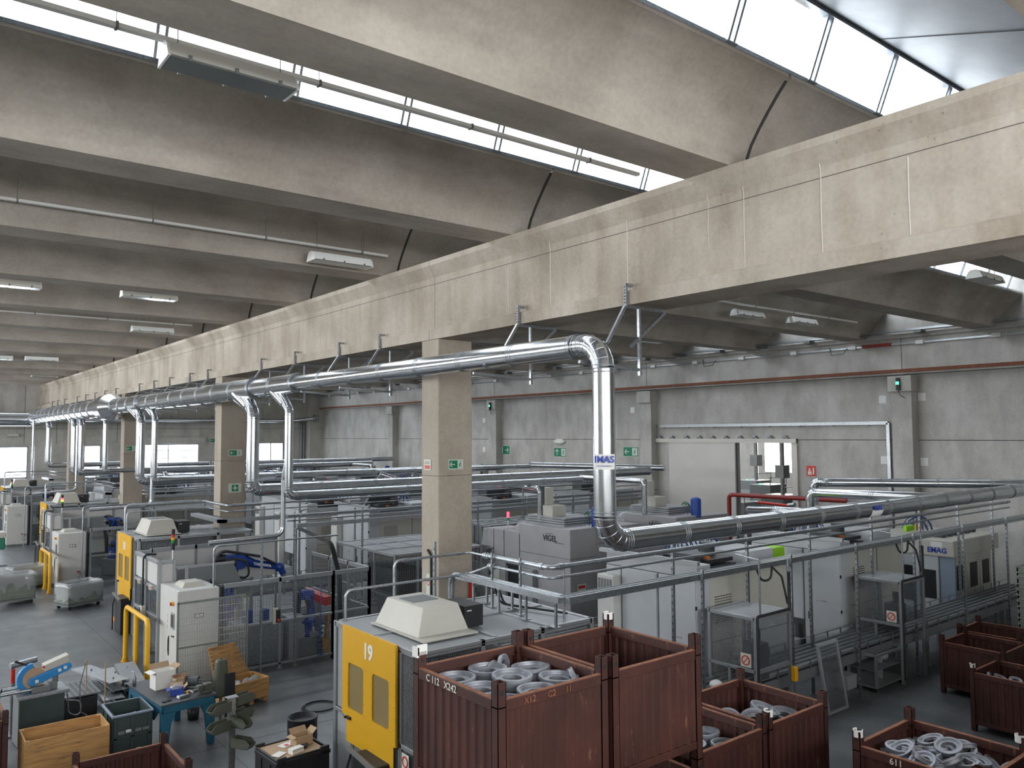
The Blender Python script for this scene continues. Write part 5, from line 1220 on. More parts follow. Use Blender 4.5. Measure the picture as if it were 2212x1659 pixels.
# red sprinkler pipes and valves by the sliding door
t = thing('red_pipe', 'thick red pipe rising and turning right below the sliding door', 'pipe', (0, 0, 0))
MB().tube(round_path([(26.9, 19.95, 0), (26.9, 19.95, 3.0), (27.5, 15.3, 3.0)], .15, 4), .085, 12).build('pipe', 'red_dark', t)
t = thing('red_pipe', 'thin red pipe with steel ends below the thick red one', 'pipe', (0, 0, 0)); MB().tube([(26.65, 18.4, 2.8), (26.3, 16.9, 2.8)], .05, 10).build('pipe', 'red', t)
MB().cyl((26.7, 18.6, 2.8), (26.65, 18.4, 2.8), .06, n=10).cyl((26.3, 16.9, 2.8), (26.25, 16.6, 2.85), .08, n=10).cyl((26.5, 17.6, 0), (26.5, 17.6, 2.75), .03, n=8).build('coupling', 'galv', t)
# dark machine clutter and red lamps among the back rows
for i, (x, y, z) in enumerate(((13.9, 28.6, 3.3), (15.2, 32.0, 3.4), (13.9, 39.9, 3.6))):
    s = thing('signal_lamp', 'glowing red signal lamp in the back rows, '+['nearest', 'middle', 'farthest'][i]+' of three', 'signal light', (x, y, z), 0, 'red lamps in the back rows')
    MB().cyl((0, 0, 0), (0, 0, .11), .06, n=12).build('lamp_lens', 'led_red', s); MB().cyl((0, 0, -.6), (0, 0, 0), .03, n=8).build('pole', 'mid_grey', s)
for i, (x, y) in enumerate(((14.5, 26.2), (19.8, 26.2), (25.0, 26.2), (13.6, 29.3), (19.0, 31.6), (10.7, 40.3), (16.1, 40.3), (21.6, 40.3), (10.3, 46.6), (21.1, 46.6))):
    t = thing('hose_rack', 'dark hose rack among the back machines, '+ORD[i]+' by distance', 'hoses', (x, y, 3.19), 0, 'hose racks of the back rows')
    bx('rack', 'dark_grey', t, -.6, -.3, -.2, .6, .3, .12); hose_bundle(t, -.2, 0, .1, 'hose_blue', 6, .36, i); hose_bundle(t, .3, 0, .1, 'black_rubber', 5, .3, i+30)
    if i % 3 == 0: hose_bundle(t, 0, .2, .05, 'hose_orange', 3, .25, i+60)
# ================================================================ rusty stacking containers and steel rings
CW, CD, CHT = 1.22, 1.26, .93        # X, Y, body height
def container():
    t = bpy.data.objects.new('steel_container', None); COL.objects.link(t)
    z0, z1 = .13, 1.06
    def corr(n, L, amp=.016):
        pts = []; s_ = L/n
        for i in range(n): pts += [(i*s_, 0), (i*s_+s_*.35, 0), (i*s_+s_*.5, amp), (i*s_+s_*.85, amp)]
        pts.append((L, 0)); return pts
    pw = .085
    for side in range(4):
        L = (CD if side % 2 == 0 else CW)-2*pw; pr = corr(9, L)
        b = MB(); th = .006; vs = []
        for s_, a in pr:
            for q in (a, a+th):
                for z in (z0+.05, z1-.03):
                    d = .012+q
                    if side == 0: p = (d, pw+s_, z)
                    elif side == 2: p = (CW-d, pw+s_, z)
                    elif side == 1: p = (pw+s_, d, z)
                    else: p = (pw+s_, CD-d, z)
                    vs.append(p)
        fs = []
        for i in range(len(pr)-1):
            o = i*4; fs += [(o, o+4, o+5, o+1), (o+2, o+3, o+7, o+6)]
        b.add(vs, fs); b.build('side_wall', 'rust_brown', t)
    b = MB()
    for x in (0, CW-.05): b.box(x, pw, z1-.09, x+.05, CD-pw, z1)
    for y in (0, CD-.05): b.box(pw, y, z1-.09, CW-pw, y+.05, z1)
    b.build('rim', ['rust_brown'], t, .006)
    b = MB()
    for x in (0, CW-.05): b.box(x, pw, z0, x+.05, CD-pw, z0+.07)
    for y in (0, CD-.05): b.box(pw, y, z0, CW-pw, y+.05, z0+.07)
    b.build('bottom_rail', ['rust_brown'], t, .006)
    e = MB()
    for x in (0, CW-.05): e.box(x+.004, pw, z1-.001, x+.046, CD-pw, z1+.003)
    for y in (0, CD-.05): e.box(pw, y+.004, z1-.001, CW-pw, y+.046, z1+.003)
    e.build('worn_edge', 'rust_edge', t)
    bx('floor_plate', 'rust_brown', t, .03, .03, z0, CW-.03, CD-.03, z0+.02)
    for x in (0, CW-pw):
        for y in (0, CD-pw):
            b = MB(); w_ = .006; H = 1.20
            b.box(x, y, 0.02, x+pw, y+w_, H); b.box(x, y+pw-w_, 0.02, x+pw, y+pw, H); b.box(x, y, 0.02, x+w_, y+pw, H); b.box(x+pw-w_, y, 0.02, x+pw, y+pw, H)
            b.box(x, y, 1.0, x+pw, y+pw, 1.01); b.box(x+.01, y+.01, 0, x+pw-.01, y+pw-.01, .03)
            b.cyl((x-.001, y+pw/2, 1.12), (x+.002, y+pw/2, 1.12), .02, n=10, mi=1).cyl((x+pw/2, y-.001, 1.12), (x+pw/2, y+.002, 1.12), .02, n=10, mi=1)
            b.build('corner_post', ['rust_brown', 'black'], t)
    return t
proto = container()
def place(x, y, z, label, group='rusty stacking containers', first=False, rz=0):
    o = proto if first else dup(proto)
    o.location = (x, y, z); o.rotation_euler = (0, 0, rz); tag(o, label, 'container', group); return o
PZ = 1.17
A = place(3.88, 5.10, 2*PZ, 'rusty container on top left of the near stacks, full of large rings, chalk marked', first=True)
B_ = place(5.13, 5.08, 2*PZ, 'empty rusty container on top, right of the ring-filled one')
for i, (x, y) in enumerate(((3.88, 5.10), (5.13, 5.08))):
    for l in range(2): place(x, y, l*PZ, ['bottom', 'middle'][l]+' rusty container under the '+['ring-filled', 'empty'][i]+' top one')
Cc = place(7.90, 5.40, PZ, 'second-level rusty container with four leaning rings, above the aisle corner')
Dd = place(6.62, 5.38, PZ, 'second-level rusty container with flat rings, directly right of the tall stacks')
Ee = place(8.12, 3.28, PZ, 'rusty container brim-full of small rings at the bottom right')
for x, y, l_ in ((7.90, 5.40, 'leaning-ring'), (6.62, 5.38, 'flat-ring'), (8.12, 3.28, 'brim-full')): place(x, y, 0, 'bottom rusty container under the '+l_+' one')
Ff = place(15.95, 5.33, 0, 'floor-standing rusty container with a few rings at the right edge')
G1 = place(17.75, 6.65, 0, 'empty rusty container standing behind the right-edge one'); G2 = place(19.15, 6.85, 0, 'rear empty rusty container of the right pair', rz=radians(3))
Hh = place(2.22, 11.24, 0, 'dark corrugated container cut by the bottom edge at left', rz=radians(0))
place(.55, 15.0, 0, 'rusty container corner poking in at the left edge')
# chalk marks
text('chalk_writing', 'C 112   X242', .085, 'lime_stain', A, (-.006, .80, 1.015), (0, -1, 0), (0, 0, 1), .001, .001)
text('chalk_writing', 'X12      C2     11', .075, 'rust_edge', A, (.52, -.006, 1.015), (1, 0, 0), (0, 0, 1), .001, .001)
text('chalk_writing', '611', .09, 'lime_stain', Ee, (-.006, .8, 1.01), (0, -1, 0), (0, 0, 1), .001, .001)
text('chalk_writing', 'X4500', .08, 'lime_stain', Dd, (CW+.004, .75, 1.015), (0, 1, 0), (0, 0, 1), .001, .001)
# white plastic sleeves and paper on post tops
def sleeve(o, x, y, label, paper=False):
    p = Vector(o.location)+Vector((x, y, 1.17))
    t = thing('post_sleeve', label, 'sleeve', p, 0, 'white sleeves on container posts')
    if paper: bx('folded_paper', 'paper', t, -.005, .0, 0, .095, .02, .09, -.01, .0, -.02, .01, .09, .07)
    else:
        n = 14; b = MB(); a0 = [radians(40+i*280/n) for i in range(n+1)]
        vs = [(.0425+.05*cos(a)*k, .0425+.05*sin(a)*k, z) for z in (-.03, .045) for k in (1, .88) for a in a0]
        m = n+1; b.add(vs, [(i, i+1, 2*m+i+1, 2*m+i) for i in range(n)]+[(m+i+1, m+i, 3*m+i, 3*m+i+1) for i in range(n)]+[(2*m+i, 2*m+i+1, 3*m+i+1, 3*m+i) for i in range(n)]); b.build('plastic_clip', 'white_plastic', t)
    return t
sleeve(A, 0, CD-.085, 'folded white paper on the left post of the ring-filled top container', True)
sleeve(Cc, .02, 0, 'white plastic clip on the post between the two second-level containers')
sleeve(Ee, 0, CD-.085, 'white plastic clip on the left post of the brim-full container')
sleeve(Ff, 0, CD-.085, 'white clip on the back left post of the right-edge container')
sleeve(Ee, CW-.085, .05, 'white plastic piece at the far right post of the brim-full container')
sleeve(B_, 0+CW-.085, CD-.085, 'white cap on the far post of the empty top container')
# rings
def ring_mesh(R, r, h, lip=True):
    b = MB()
    prof = [(r, 0), (r, h*.70), (r*1.04, h*.74), (R*.76, h*.74), (R*.775, h*.90), (R*.84, h*.91), (R*.85, h), (R*.985, h), (R, h*.96), (R, h*.72), (R*.94, h*.66), (R*.94, h*.1), (R*.9, 0)]
    b.lathe(prof, n=44, closed=True, sm=False); return b
rp = ring_mesh(.185, .086, .11).build('steel_ring', 'cast_ring'); rp_me = rp.data; bpy.data.objects.remove(rp)
rs_ = ring_mesh(.112, .060, .045).build('steel_ring', 'cast_ring'); rs_me = rs_.data; bpy.data.objects.remove(rs_)
def ring(me, o, x, y, z, label, rot=(0, 0, 0), group='rings', scale=1.):
    r_ = bpy.data.objects.new('steel_ring', me); COL.objects.link(r_); r_.location = Vector(o.location)+Vector((x, y, z)); r_.rotation_euler = rot; r_.scale = (scale,)*3
    return tag(r_, label, 'ring', group)
g = 'large steel rings in the chalk-marked container'
zt = .935
for i, (x, y, dz, rot, lab) in enumerate((
    (.27, .98, 0, (0, 0, 0), 'large steel ring at the left post, nearest the paper'), (.66, 1.02, 0, (0, 0, 0), 'large steel ring at the back middle, left of the standing ones'),
    (.27, .585, .0, (0, 0, 0), 'large steel ring at the front left, along the chalked side'), (.64, .63, .03, (radians(2), 0, 0), 'large steel ring in the very middle of the container, lying highest'),
    (1.0, .80, .0, (radians(-3), 0, 0), 'large steel ring at the right, back of two'), (1.0, .41, .0, (0, radians(2), 0), 'large steel ring at the front right under the rim'),
    (.62, .245, .0, (0, 0, 0), 'large steel ring at the front corner post'), (.26, .22, -.02, (0, 0, 0), 'large steel ring at the near corner, mostly hidden by the rim'))):
    ring(rp_me, A, x, y, zt+dz-.06, lab, rot, g)
for i, (x, y, z, rot, lab) in enumerate(((0.90, 1.12, .93, (radians(80), 0, radians(30)), 'ring standing on edge at the back corner, taller one'), (0.80, 1.14, .88, (radians(75), 0, radians(15)), 'ring standing on edge at the back, lower one'), (1.13, .38, .92, (radians(70), 0, radians(60)), 'ring tilted on edge near the right post'))):
    ring(rs_me, A, x, y, z, lab, rot, g)
for x, y in ((.27, .98), (.66, 1.02), (.27, .585), (.64, .63), (1.0, .8), (1.0, .41), (.62, .245)): pass
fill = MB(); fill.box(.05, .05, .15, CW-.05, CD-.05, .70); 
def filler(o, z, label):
    b = MB(); b.box(.045, .045, .15, CW-.045, CD-.045, z); q = b.build('shaded_ring_fill', 'black'); q.location = o.location; tag(q, label, 'rings', None, 'stuff'); return q  # plain block for hidden rings; black paints in the shade between them
filler(A, .86, 'block for lower rings under the top ones, shade painted black')
g = 'rings in the leaning-ring container'
for x, y, z, rot, lab in ((.30, .75, .62, (radians(62), 0, radians(-62)), 'ring leaning upright at the left of the leaning-ring container'), (.52, .55, .62, (radians(62), 0, radians(-62)), 'second upright leaning ring, right beside the first'),
    (.80, .62, .66, (radians(14), radians(10), 0), 'bluish ring lying tilted in the leaning-ring container'), (1.0, .45, .60, (radians(8), 0, 0), 'ring half hidden below the right rim of the leaning-ring container')):
    ring(rp_me, Cc, x, y, z+.17, lab, rot, g)
filler(Cc, .66, 'block for lower rings below the leaning ones, shade painted black')
g = 'rings in the flat-ring container'
for x, y, z, rot, lab in ((.62, .98, .72, (0, 0, 0), 'flat ring at the back of the flat-ring container'), (.98, .68, .73, (radians(-4), 0, 0), 'flat ring at the right of the flat-ring container'), (.60, .58, .72, (0, 0, 0), 'flat ring in the middle of the flat-ring container'),
    (.9, .3, .72, (0, radians(3), 0), 'flat ring at the near right of the flat-ring container'), (.3, .8, .72, (0, 0, 0), 'flat ring at the left of the flat-ring container, mostly hidden')):
    ring(rp_me, Dd, x, y, z+.05, lab, rot, g)
filler(Dd, .76, 'block for lower rings below the flat ones, shade painted black')
rr = random.Random(5); n_ = 0
cols = ['front', 'middle', 'back']; rws = ['left', 'centre-left', 'centre', 'centre-right', 'right']
spots = []
for j in range(6):
    for i in range(6):
        spots.append((.15+i*.185+rr.uniform(-.025, .025), .15+j*.19+rr.uniform(-.025, .025), j, i))
for x, y, j, i in spots:
    h = .80+.14*math.exp(-((x-.6)**2+(y-.65)**2)/.12)+rr.uniform(0, .03)
    q = ring(rs_me, Ee, x, y, h, 'small steel ring in the brim-full container, %s row, %s from left' % (ORD[j], ORD[i]), (rr.uniform(-.65, .65), rr.uniform(-.65, .65), rr.uniform(0, 3)), 'small rings in the brim-full container', 1.2); n_ += 1
for i in range(14):
    x, y = rr.uniform(.25, .95), rr.uniform(.25, 1.0); h = .93+.12*math.exp(-((x-.6)**2+(y-.65)**2)/.12)
    ring(rs_me, Ee, x, y, h, 'small steel ring lying on the brim-full pile, '+ORD[i]+' one laid', (rr.uniform(-.5, .5), rr.uniform(-.5, .5), rr.uniform(0, 3)), 'small rings in the brim-full container', 1.2)
filler(Ee, .78, 'block for lower small rings in the brim-full container, shade painted black')
g = 'small rings in the right-edge container'
for i, (x, y, z, rot) in enumerate(((.25, .95, .80, (.15, .1, 0)), (.45, .80, .84, (.1, .35, 0)), (.62, .98, .88, (.3, .1, 0)), (.30, .62, .80, (.2, 0, 0)), (.55, .55, .83, (-.3, .1, 0)), (.85, .80, .82, (.2, -.2, 0)), (.80, .50, .80, (.1, .3, 0)), (.3, .3, .8, (0, 0, .2)), (.7, .25, .8, (0, .2, 0)), (.5, 1.12, .88, (1.3, .1, .2)))):
    ring(rs_me, Ff, x, y, z, 'small steel ring in the right-edge container, '+ORD[i]+' from the back left', rot, g)
filler(Ff, .77, 'block for lower rings in the right-edge container, shade painted black')
# stacked plastic crates at the right edge
def plastic_crate(loc, L, W, H, label, m='crate_green', group='folding plastic crates', rz=0):
    t = thing('plastic_crate', label, 'crate', loc, rz, group)
    b = MB(); nr = max(2, int(H/.12))
    b.box(0, 0, .0, L, W, .03)
    for x0, y0, x1, y1 in ((0, 0, L, .03), (0, W-.03, L, W), (0, 0, .03, W), (L-.03, 0, L, W)): b.box(x0, y0, .03, x1, y1, H)
    for i in range(nr): z = H*(i+1)/nr-.03; b.box(-.02, -.02, z, L+.02, .0, z+.03); b.box(-.02, W, z, L+.02, W+.02, z+.03); b.box(-.02, 0, z, 0, W, z+.03); b.box(L, 0, z, L+.02, W, z+.03)
    b.build('crate_body', m, t); c = MB()
    for x in (.06, L-.16):
        for y in (-.02, W-.08): c.box(x, y, -.0, x+.10, y+.1, .03)
    c.build('runner', 'mid_grey', t)
    return t
for i in range(9): plastic_crate((20.9, 6.6, .02+i*.26), 1.1, .9, .25, 'grey-green plastic crate in the stack at the right edge, '+ORD[i]+' from the floor', group='stacked crates at the right edge')

# ================================================================ aisle objects on the left
def film_crate(loc, rz, label, L=1.15, W=.75, H=.58, lift=.17):
    t = thing('crate_trolley', label, 'crate', loc, rz, 'film-lined crates on wheels')
    b = MB(); b.box(0, 0, lift, L, W, lift+.03)
    for x0, y0, x1, y1 in ((0, 0, L, .03), (0, W-.03, L, W), (0, 0, .03, W), (L-.03, 0, L, W)): b.box(x0, y0, lift, x1, y1, lift+H)
    for i in range(5): z = lift+H*(i+.6)/5.; b.box(-.02, -.02, z, L+.02, .0, z+.03); b.box(-.02, W, z, L+.02, W+.02, z+.03); b.box(-.02, 0, z, 0, W, z+.03); b.box(L, 0, z, L+.02, W, z+.03)
    b.build('crate_body', 'crate_green', t)
    bx('trolley_deck', 'mid_grey', t, -.02, -.02, lift-.05, L+.02, W+.02, lift)
    for x in (.1, L-.1):
        for y in (.08, W-.08): MB().cyl((x, y-.02, .055), (x, y+.02, .055), .055, n=12).box(x-.02, y-.03, .05, x+.02, y+.03, lift-.04).build('castor', 'black_rubber', t)
    rr_ = random.Random(int(loc[1]*10)); n = 44; rows_ = [(-.05, -.42), (-.07, -.2), (-.055, -.02), (-.03, .07), (.03, .08), (.06, -.0), (.08, -.25)]
    per = []; P = 2*(L+W)
    for i in range(n):
        s_ = P*i/n
        if s_ < L: p, q = (s_, 0), (0, 1)
        elif s_ < L+W: p, q = (L, s_-L), (-1, 0)
        elif s_ < 2*L+W: p, q = (L-(s_-L-W), W), (0, -1)
        else: p, q = (0, W-(s_-2*L-W)), (1, 0)
        per.append((p, q))
    vs = []
    for d, z in rows_:
        for (p, q) in per:
            j = rr_.uniform(-.018, .018); zz = z*(1 if z > -.1 else rr_.uniform(.5, 1.25)); vs.append((p[0]+q[0]*(d+j), p[1]+q[1]*(d+j), lift+H+zz+rr_.uniform(-.015, .015)))
    MB().add(vs, [(r*n+i, r*n+(i+1) % n, (r+1)*n+(i+1) % n, (r+1)*n+i) for r in range(len(rows_)-1) for i in range(n)], 0, True).build('plastic_film', 'film', t)
    return t
film_crate((4.9, 28.75, 0), radians(22), 'plastic crate on wheels wrapped in clear film, in the aisle beside the cardboard')
film_crate((3.15, 30.9, 0), radians(5), 'film-lined crate stack cut by the left edge', H=.75)
film_crate((4.0, 33.6, 0), radians(18), 'film-covered crate behind the yellow hoop guard, farthest')
for i in range(3):
    solo(MB().box(-.38, -.012, 0, .38, .012, .95).build('cardboard_sheet', 'cardboard'), 'flat cardboard sheet leaning on the second white cabinet, '+['front', 'middle', 'back'][i], 'cardboard', 'leaning cardboard sheets')
    o = COL.objects[-1]; o.location = (5.18-.05+i*.06, 32.2+i*.12, 0); o.rotation_euler = (radians(0), radians(28), radians(80))
# green column drill at the left edge
t = thing('column_drill', 'green column drill at the left edge beside the film crates', 'machine', (3.45, 33.6, 0))
bx('base', 'black', t, -.3, -.4, 0, .3, .4, .12, bevel=.02); MB().cyl((0, .15, .1), (0, .15, 2.0), .07, n=14).build('column', 'galv_dull', t)
bx('table', 'mid_grey', t, -.28, -.35, .95, .28, .2, 1.02); bx('drill_head', 'hose_green', t, -.2, -.35, 1.55, .2, .35, 1.95, bevel=.04); bx('motor_cover', 'cream_paint', t, -.22, -.35, 1.95, .22, .35, 2.15, bevel=.03)
MB().cyl((0, -.2, 1.25), (0, -.2, 1.6), .045, n=12).build('spindle', 'galv', t)
# far cabinet at the left edge is part of the far station; its leaning hose and gate
fence((6.4, 48.0, 0), (7.6, 48.0, 0), 2.1, 'framed mesh door beside the far left cabinet', 2, .09)

# cut-off saw
t = thing('cutoff_saw', 'blue cut-off saw on a dark cabinet stand', 'saw', (2.13, 16.75, 0), radians(4))
bx('stand', 'box_green', t, .0, 0, 0, .72, .5, .84, bevel=.01); bx('stand_side_panel', 'mid_grey', t, -.008, .02, .02, .0, .48, .82); bx('table', 'galv_dull', t, -.04, -.05, .84, .78, .55, .90, bevel=.01)
b = MB()
# half blade guard: thick arc
seg = []
for i in range(15): a = radians(95+i*11.5); seg.append((.30+.36*cos(a), 1.22+.36*sin(a)))
for i in range(14, -1, -1): a = radians(95+i*11.5); seg.append((.30+.24*cos(a), 1.22+.24*sin(a)))
b.prism(seg, 'xz', .18, .28); b.build('blade_guard', 'sky_blue', t, .01)
b = MB(); b.cyl((.30, .20, 1.22), (.30, .26, 1.22), .25, n=28); b.build('inner_guard', 'cardboard', t)
b = MB(); d0 = Vector((.22, .14, 1.13)); d1 = Vector((1.0, .14, 1.38))
b.prism([(.25, 1.05), (1.0, 1.28), (1.10, 1.36), (1.06, 1.46), (.95, 1.46), (.2, 1.24), (.16, 1.12)], 'xz', .10, .18); b.build('belt_cover', 'sky_blue', t, .02)
b = MB()
for x, z in ((.34, 1.16), (.82, 1.33), (.94, 1.37)): b.box(x-.035, .094, z-.035, x+.035, .10, z+.035)
b.build('cover_badge', 'white_plastic', t)
b = MB(); b.prism([(.50, 1.34), (1.02, 1.47), (1.02, 1.66), (.50, 1.50)], 'xz', .12, .40); b.build('motor_housing', 'cream_paint', t, .015); MB().cyl((.48, .11, 1.46), (.48, .14, 1.46), .03, n=10).build('switch', 'lens_red', t)
b = MB(); b.tube([(.38, .24, 1.42), (.05, .24, 1.60), (-.10, .24, 1.68)], [.018, .022, .03], 8); b.build('lever', 'black', t)
b = MB(); b.cyl((-.28, .12, .96), (.30, .12, .96), .035, n=12); b.cyl((-.22, .30, .99), (.2, .30, .99), .03, n=12); b.build('vice_screw', 'galv', t)
for x, y in ((-.29, .12), (-.23, .30)):
    b = MB()
    for a in range(3): d = Vector((0, cos(a*2.1), sin(a*2.1)))*.075; b.bar(Vector((x, y, .96)), Vector((x, y, .96))+d, .02)
    b.build('hand_wheel', 'black', t)
b = MB(); b.box(.2, .05, .90, .5, .45, 1.0); b.box(.5, .1, .9, .62, .4, 1.04); b.cyl((.6, .2, 1.0), (.6, .2, 1.18), .05, n=12); b.build('vice', 'mid_grey', t, .01)
for c_ in t.children:
    if c_.name.split('.')[0] in ('blade_guard', 'inner_guard', 'belt_cover', 'cover_badge', 'motor_housing', 'switch', 'lever'):
        c_.scale = (.76, .76, .76); c_.location = (.10*.24, .1*.24, .88*.24)
t = thing('material_stand', 'red and grey roller stand left of the saw', 'stand', (2.12, 17.6, 0), radians(6))
MB().cyl((0, 0, .02), (0, 0, .95), .04, n=12).build('stand_tube', 'galv_dull', t); MB().cyl((0, 0, .95), (0, 0, 1.2), .035, n=12).build('red_tube', 'red', t); MB().cyl((-.05, 0, 1.26), (.4, .1, 1.28), .055, n=14).build('roller', 'galv', t)
MB().cyl((0, 0, 0), (0, 0, .03), .16, n=20).build('foot_plate', 'galv', t)
# cable and hose by the saw
t = thing('power_cable', 'loop of pale cable hanging beside the saw stand', 'cable', (2.92, 17.0, 0)); MB().tube(round_path([(0, .0, .75), (.05, .1, .35), (.25, .1, .25), (.25, .1, .55), (.0, .1, .6)], .12, 6), .012, 6).tube([(0, 0, .75), (-.05, 0, .86)], .012, 6).build('cable', 'galv_dull', t)
# perforated black tray on low box
t = thing('perforated_tray', 'black perforated metal tray on a low dark box', 'tray', (2.75, 17.8, 0), radians(2))
bx('low_box', 'black', t, 0, 0, 0, .85, .95, .38, bevel=.01); bx('tray_top', 'mid_grey', t, -.05, -.05, .42, .9, 1.0, .45)
b = MB()
for i in range(9):
    for j in range(11): b.bar((i*.10+.0, j*.088+.0, .452), (i*.10+.06, j*.088+.03, .452), .022, .004)
b.build('slot_pattern', 'black', t)
MB().box(0, 0, .38, .05, .95, .42).box(.8, 0, .38, .85, .95, .42).build('spacer', 'black', t)
# galvanised covers stack
rr = random.Random(3)
for i in range(9):
    t = thing('metal_cover', 'galvanised sheet cover in the pile behind the green box, '+['lowest', 'second', 'third', 'fourth', 'fifth', 'sixth', 'seventh', 'eighth', 'topmost'][i], 'metal sheet', (3.98+.17*(i % 4)-.01*i, 18.6+.08*(i % 3)+rr.uniform(-.1, .2), .03+i*.055), radians(4+rr.uniform(-14, 14)), 'pile of galvanised covers')
    b = MB(); b.box(-.20, -1.1+.05*i, 0, .20, 1.0, .008); b.box(-.20, -1.1+.05*i, -.03, -.19, 1.0, .0); b.box(.19, -1.1+.05*i, -.03, .20, 1.0, 0); b.build('cover_plate', 'sheet_roof' if i % 2 else 'galv', t)
    c = MB()
    for y in (-.45, .5): c.box(-.02, y, .008, .01, y+.02, .045)
    c.build('bracket_tab', 'galv_dull', t)
for i, (x, y) in enumerate(((3.42, 18.0), (3.60, 17.2))):
    solo(MB().cyl((0, 0, 0), (0, 0, 1.05 if i == 0 else 1.15), .013, n=8).build('steel_rod', 'cardboard', None, loc=(x, y, 0)), 'thin upright rod beside the sheet pile, '+['left', 'right'][i]+' one', 'rod', 'thin upright rods')
t = thing('power_cable', 'thin dark cable strung from the sheets down to the wooden crate', 'cable', (0, 0, 0)); MB().tube([(3.42, 18.05, 1.0), (3.2, 17.4, .75), (3.0, 16.2, .6), (2.95, 15.36, .78)], .008, 5).build('cable', 'black_rubber', t)
# wooden crates
def wood_crate(loc, rz, L, W, H, label, boards=4, lid=False, dirty=False):
    t = thing('wooden_crate', label, 'crate', loc, rz, 'wooden crates')
    bh = (H-.10)/boards; th = .022
    for s_ in range(4):
        for i in range(boards):
            z = .10+i*bh+.003; b = MB()
            if s_ == 0: b.box(0, 0, z, L, th, z+bh-.011)
            elif s_ == 1: b.box(0, W-th, z, L, W, z+bh-.011)
            elif s_ == 2: b.box(-.0, th, z, th, W-th, z+bh-.006)
            else: b.box(L-th, th, z, L, W-th, z+bh-.006)
            b.build('board', 'crate_wood', t)
    bx('crate_floor', 'crate_wood', t, .02, .02, .08, L-.02, W-.02, .10)
    b = MB()
    for x in (.05, L/2, L-.12):
        for y in (0, W-.09): b.box(x, y, 0, x+.09, y+.09, .08)
    for x in (th, L-th-.05):
        for y in (th, W-th-.05): b.box(x, y, .1, x+.05, y+.05, H-.01)
    b.build('block', 'crate_wood', t)
    return t
wood_crate((1.95, 14.65, 0), radians(0), 1.20, .70, .78, 'open pine crate with dark stains, at the bottom left', 4)
t = thing('notice_paper', 'small printed white card inside the pine crate', 'paper', (2.15, 14.72, .55), radians(5)); bx('card', 'paper', t, 0, 0, 0, .14, .015, .12); bx('print', 'black', t, .05, -.002, .04, .07, 0, .08)
wood_crate((5.72, 16.35, 0), radians(12), .88, .62, .48, 'pine crate with slatted lid propped up, right of the workbench', 3)
t = thing('slatted_panel', 'slatted wooden panel propped behind the right pine crate', 'panel', (5.62, 17.0, .0), radians(12))
for i in range(9): MB().box(0, .035*i, .42+i*.072, .80-.02*i, .035*i+.018, .42+i*.072+.066).build('slat', 'crate_wood', t)
MB().bar((.08, .02, .0), (.08, .33, 1.06), .06, .02, 0, (1, 0, 0)).bar((.55, .02, .0), (.55, .33, 1.02), .06, .02, 0, (1, 0, 0)).build('batten', 'crate_wood', t)
for i, (x, y) in enumerate(((5.95, 16.65), (6.2, 16.72), (6.4, 16.85))):
    t = thing('plastic_bag', 'crumpled clear bag in the right pine crate, '+['left', 'middle', 'right'][i], 'bag', (x, y, .38), 0, 'bags in the pine crate'); b = MB(); b.sphere((0, 0, 0), .12, 10, sc=(1, .8, .75)); o = b.build('bag', 'film', t)
    for v in o.data.vertices: v.co *= rr.uniform(.8, 1.2)
    bx('bag_content', ['white_plastic', 'rust_edge', 'hose_green'][i], t, -.05, -.05, -.07, .05, .05, .04)
# green plastic box with hoses
t = thing('plastic_box', 'dark green two-tier plastic box holding green hose', 'box', (3.27, 14.95, 0), radians(0))
b = MB(); L, W, H = .60, .78, .80
b.box(0, 0, .04, L, W, .07)
for x0, y0, x1, y1 in ((0, 0, L, .025), (0, W-.025, L, W), (0, 0, .025, W), (L-.025, 0, L, W)): b.box(x0, y0, .07, x1, y1, H)
for x in (0, L/2-.03, L-.06): b.box(x, -.02, .05, x+.06, 0, H-.05)
for y in (0, W/2, W-.06): b.box(-.02, y, .05, 0, y+.06, H-.05); b.box(L, y, .05, L+.02, y+.06, H-.05)
b.box(-.02, -.02, .40, L+.02, 0, .43); b.box(-.02, -.02, 0, L+.02, W+.02, .05)
b.build('box_body', 'box_green', t, .005)
r_ = MB(); r_.box(-.03, -.03, H-.03, L+.03, .02, H); r_.box(-.03, W-.02, H-.03, L+.03, W+.03, H); r_.box(-.03, 0, H-.03, .02, W, H); r_.box(L-.02, 0, H-.03, L+.03, W, H); r_.build('rim', 'panel_blue_grey', t, .004)
bb = MB()
for x in (.07, .19, .34, .46):
    for z in (.48, .14): bb.box(x, -.024, z, x+.10, -.019, z+.05)
bb.build('grip_opening', 'mid_grey', t); bx('white_tag', 'white_plastic', t, .19, -.03, .50, .27, -.024, .54, .36, -.03, .17, .43, -.024, .21)
t = thing('hose_coil', 'coil of green hose lying in the plastic box', 'hose', (3.56, 15.3, .5), radians(14)); MB().tube([(.20*cos(a*.5)*(1+.1*sin(a)), .16*sin(a*.5), .0+.004*a) for a in range(40)], .013, 6).build('coil', 'hose_green', t)
bx('padding', 'box_green', t, -.22, -.25, -.42, .22, .25, -.02)
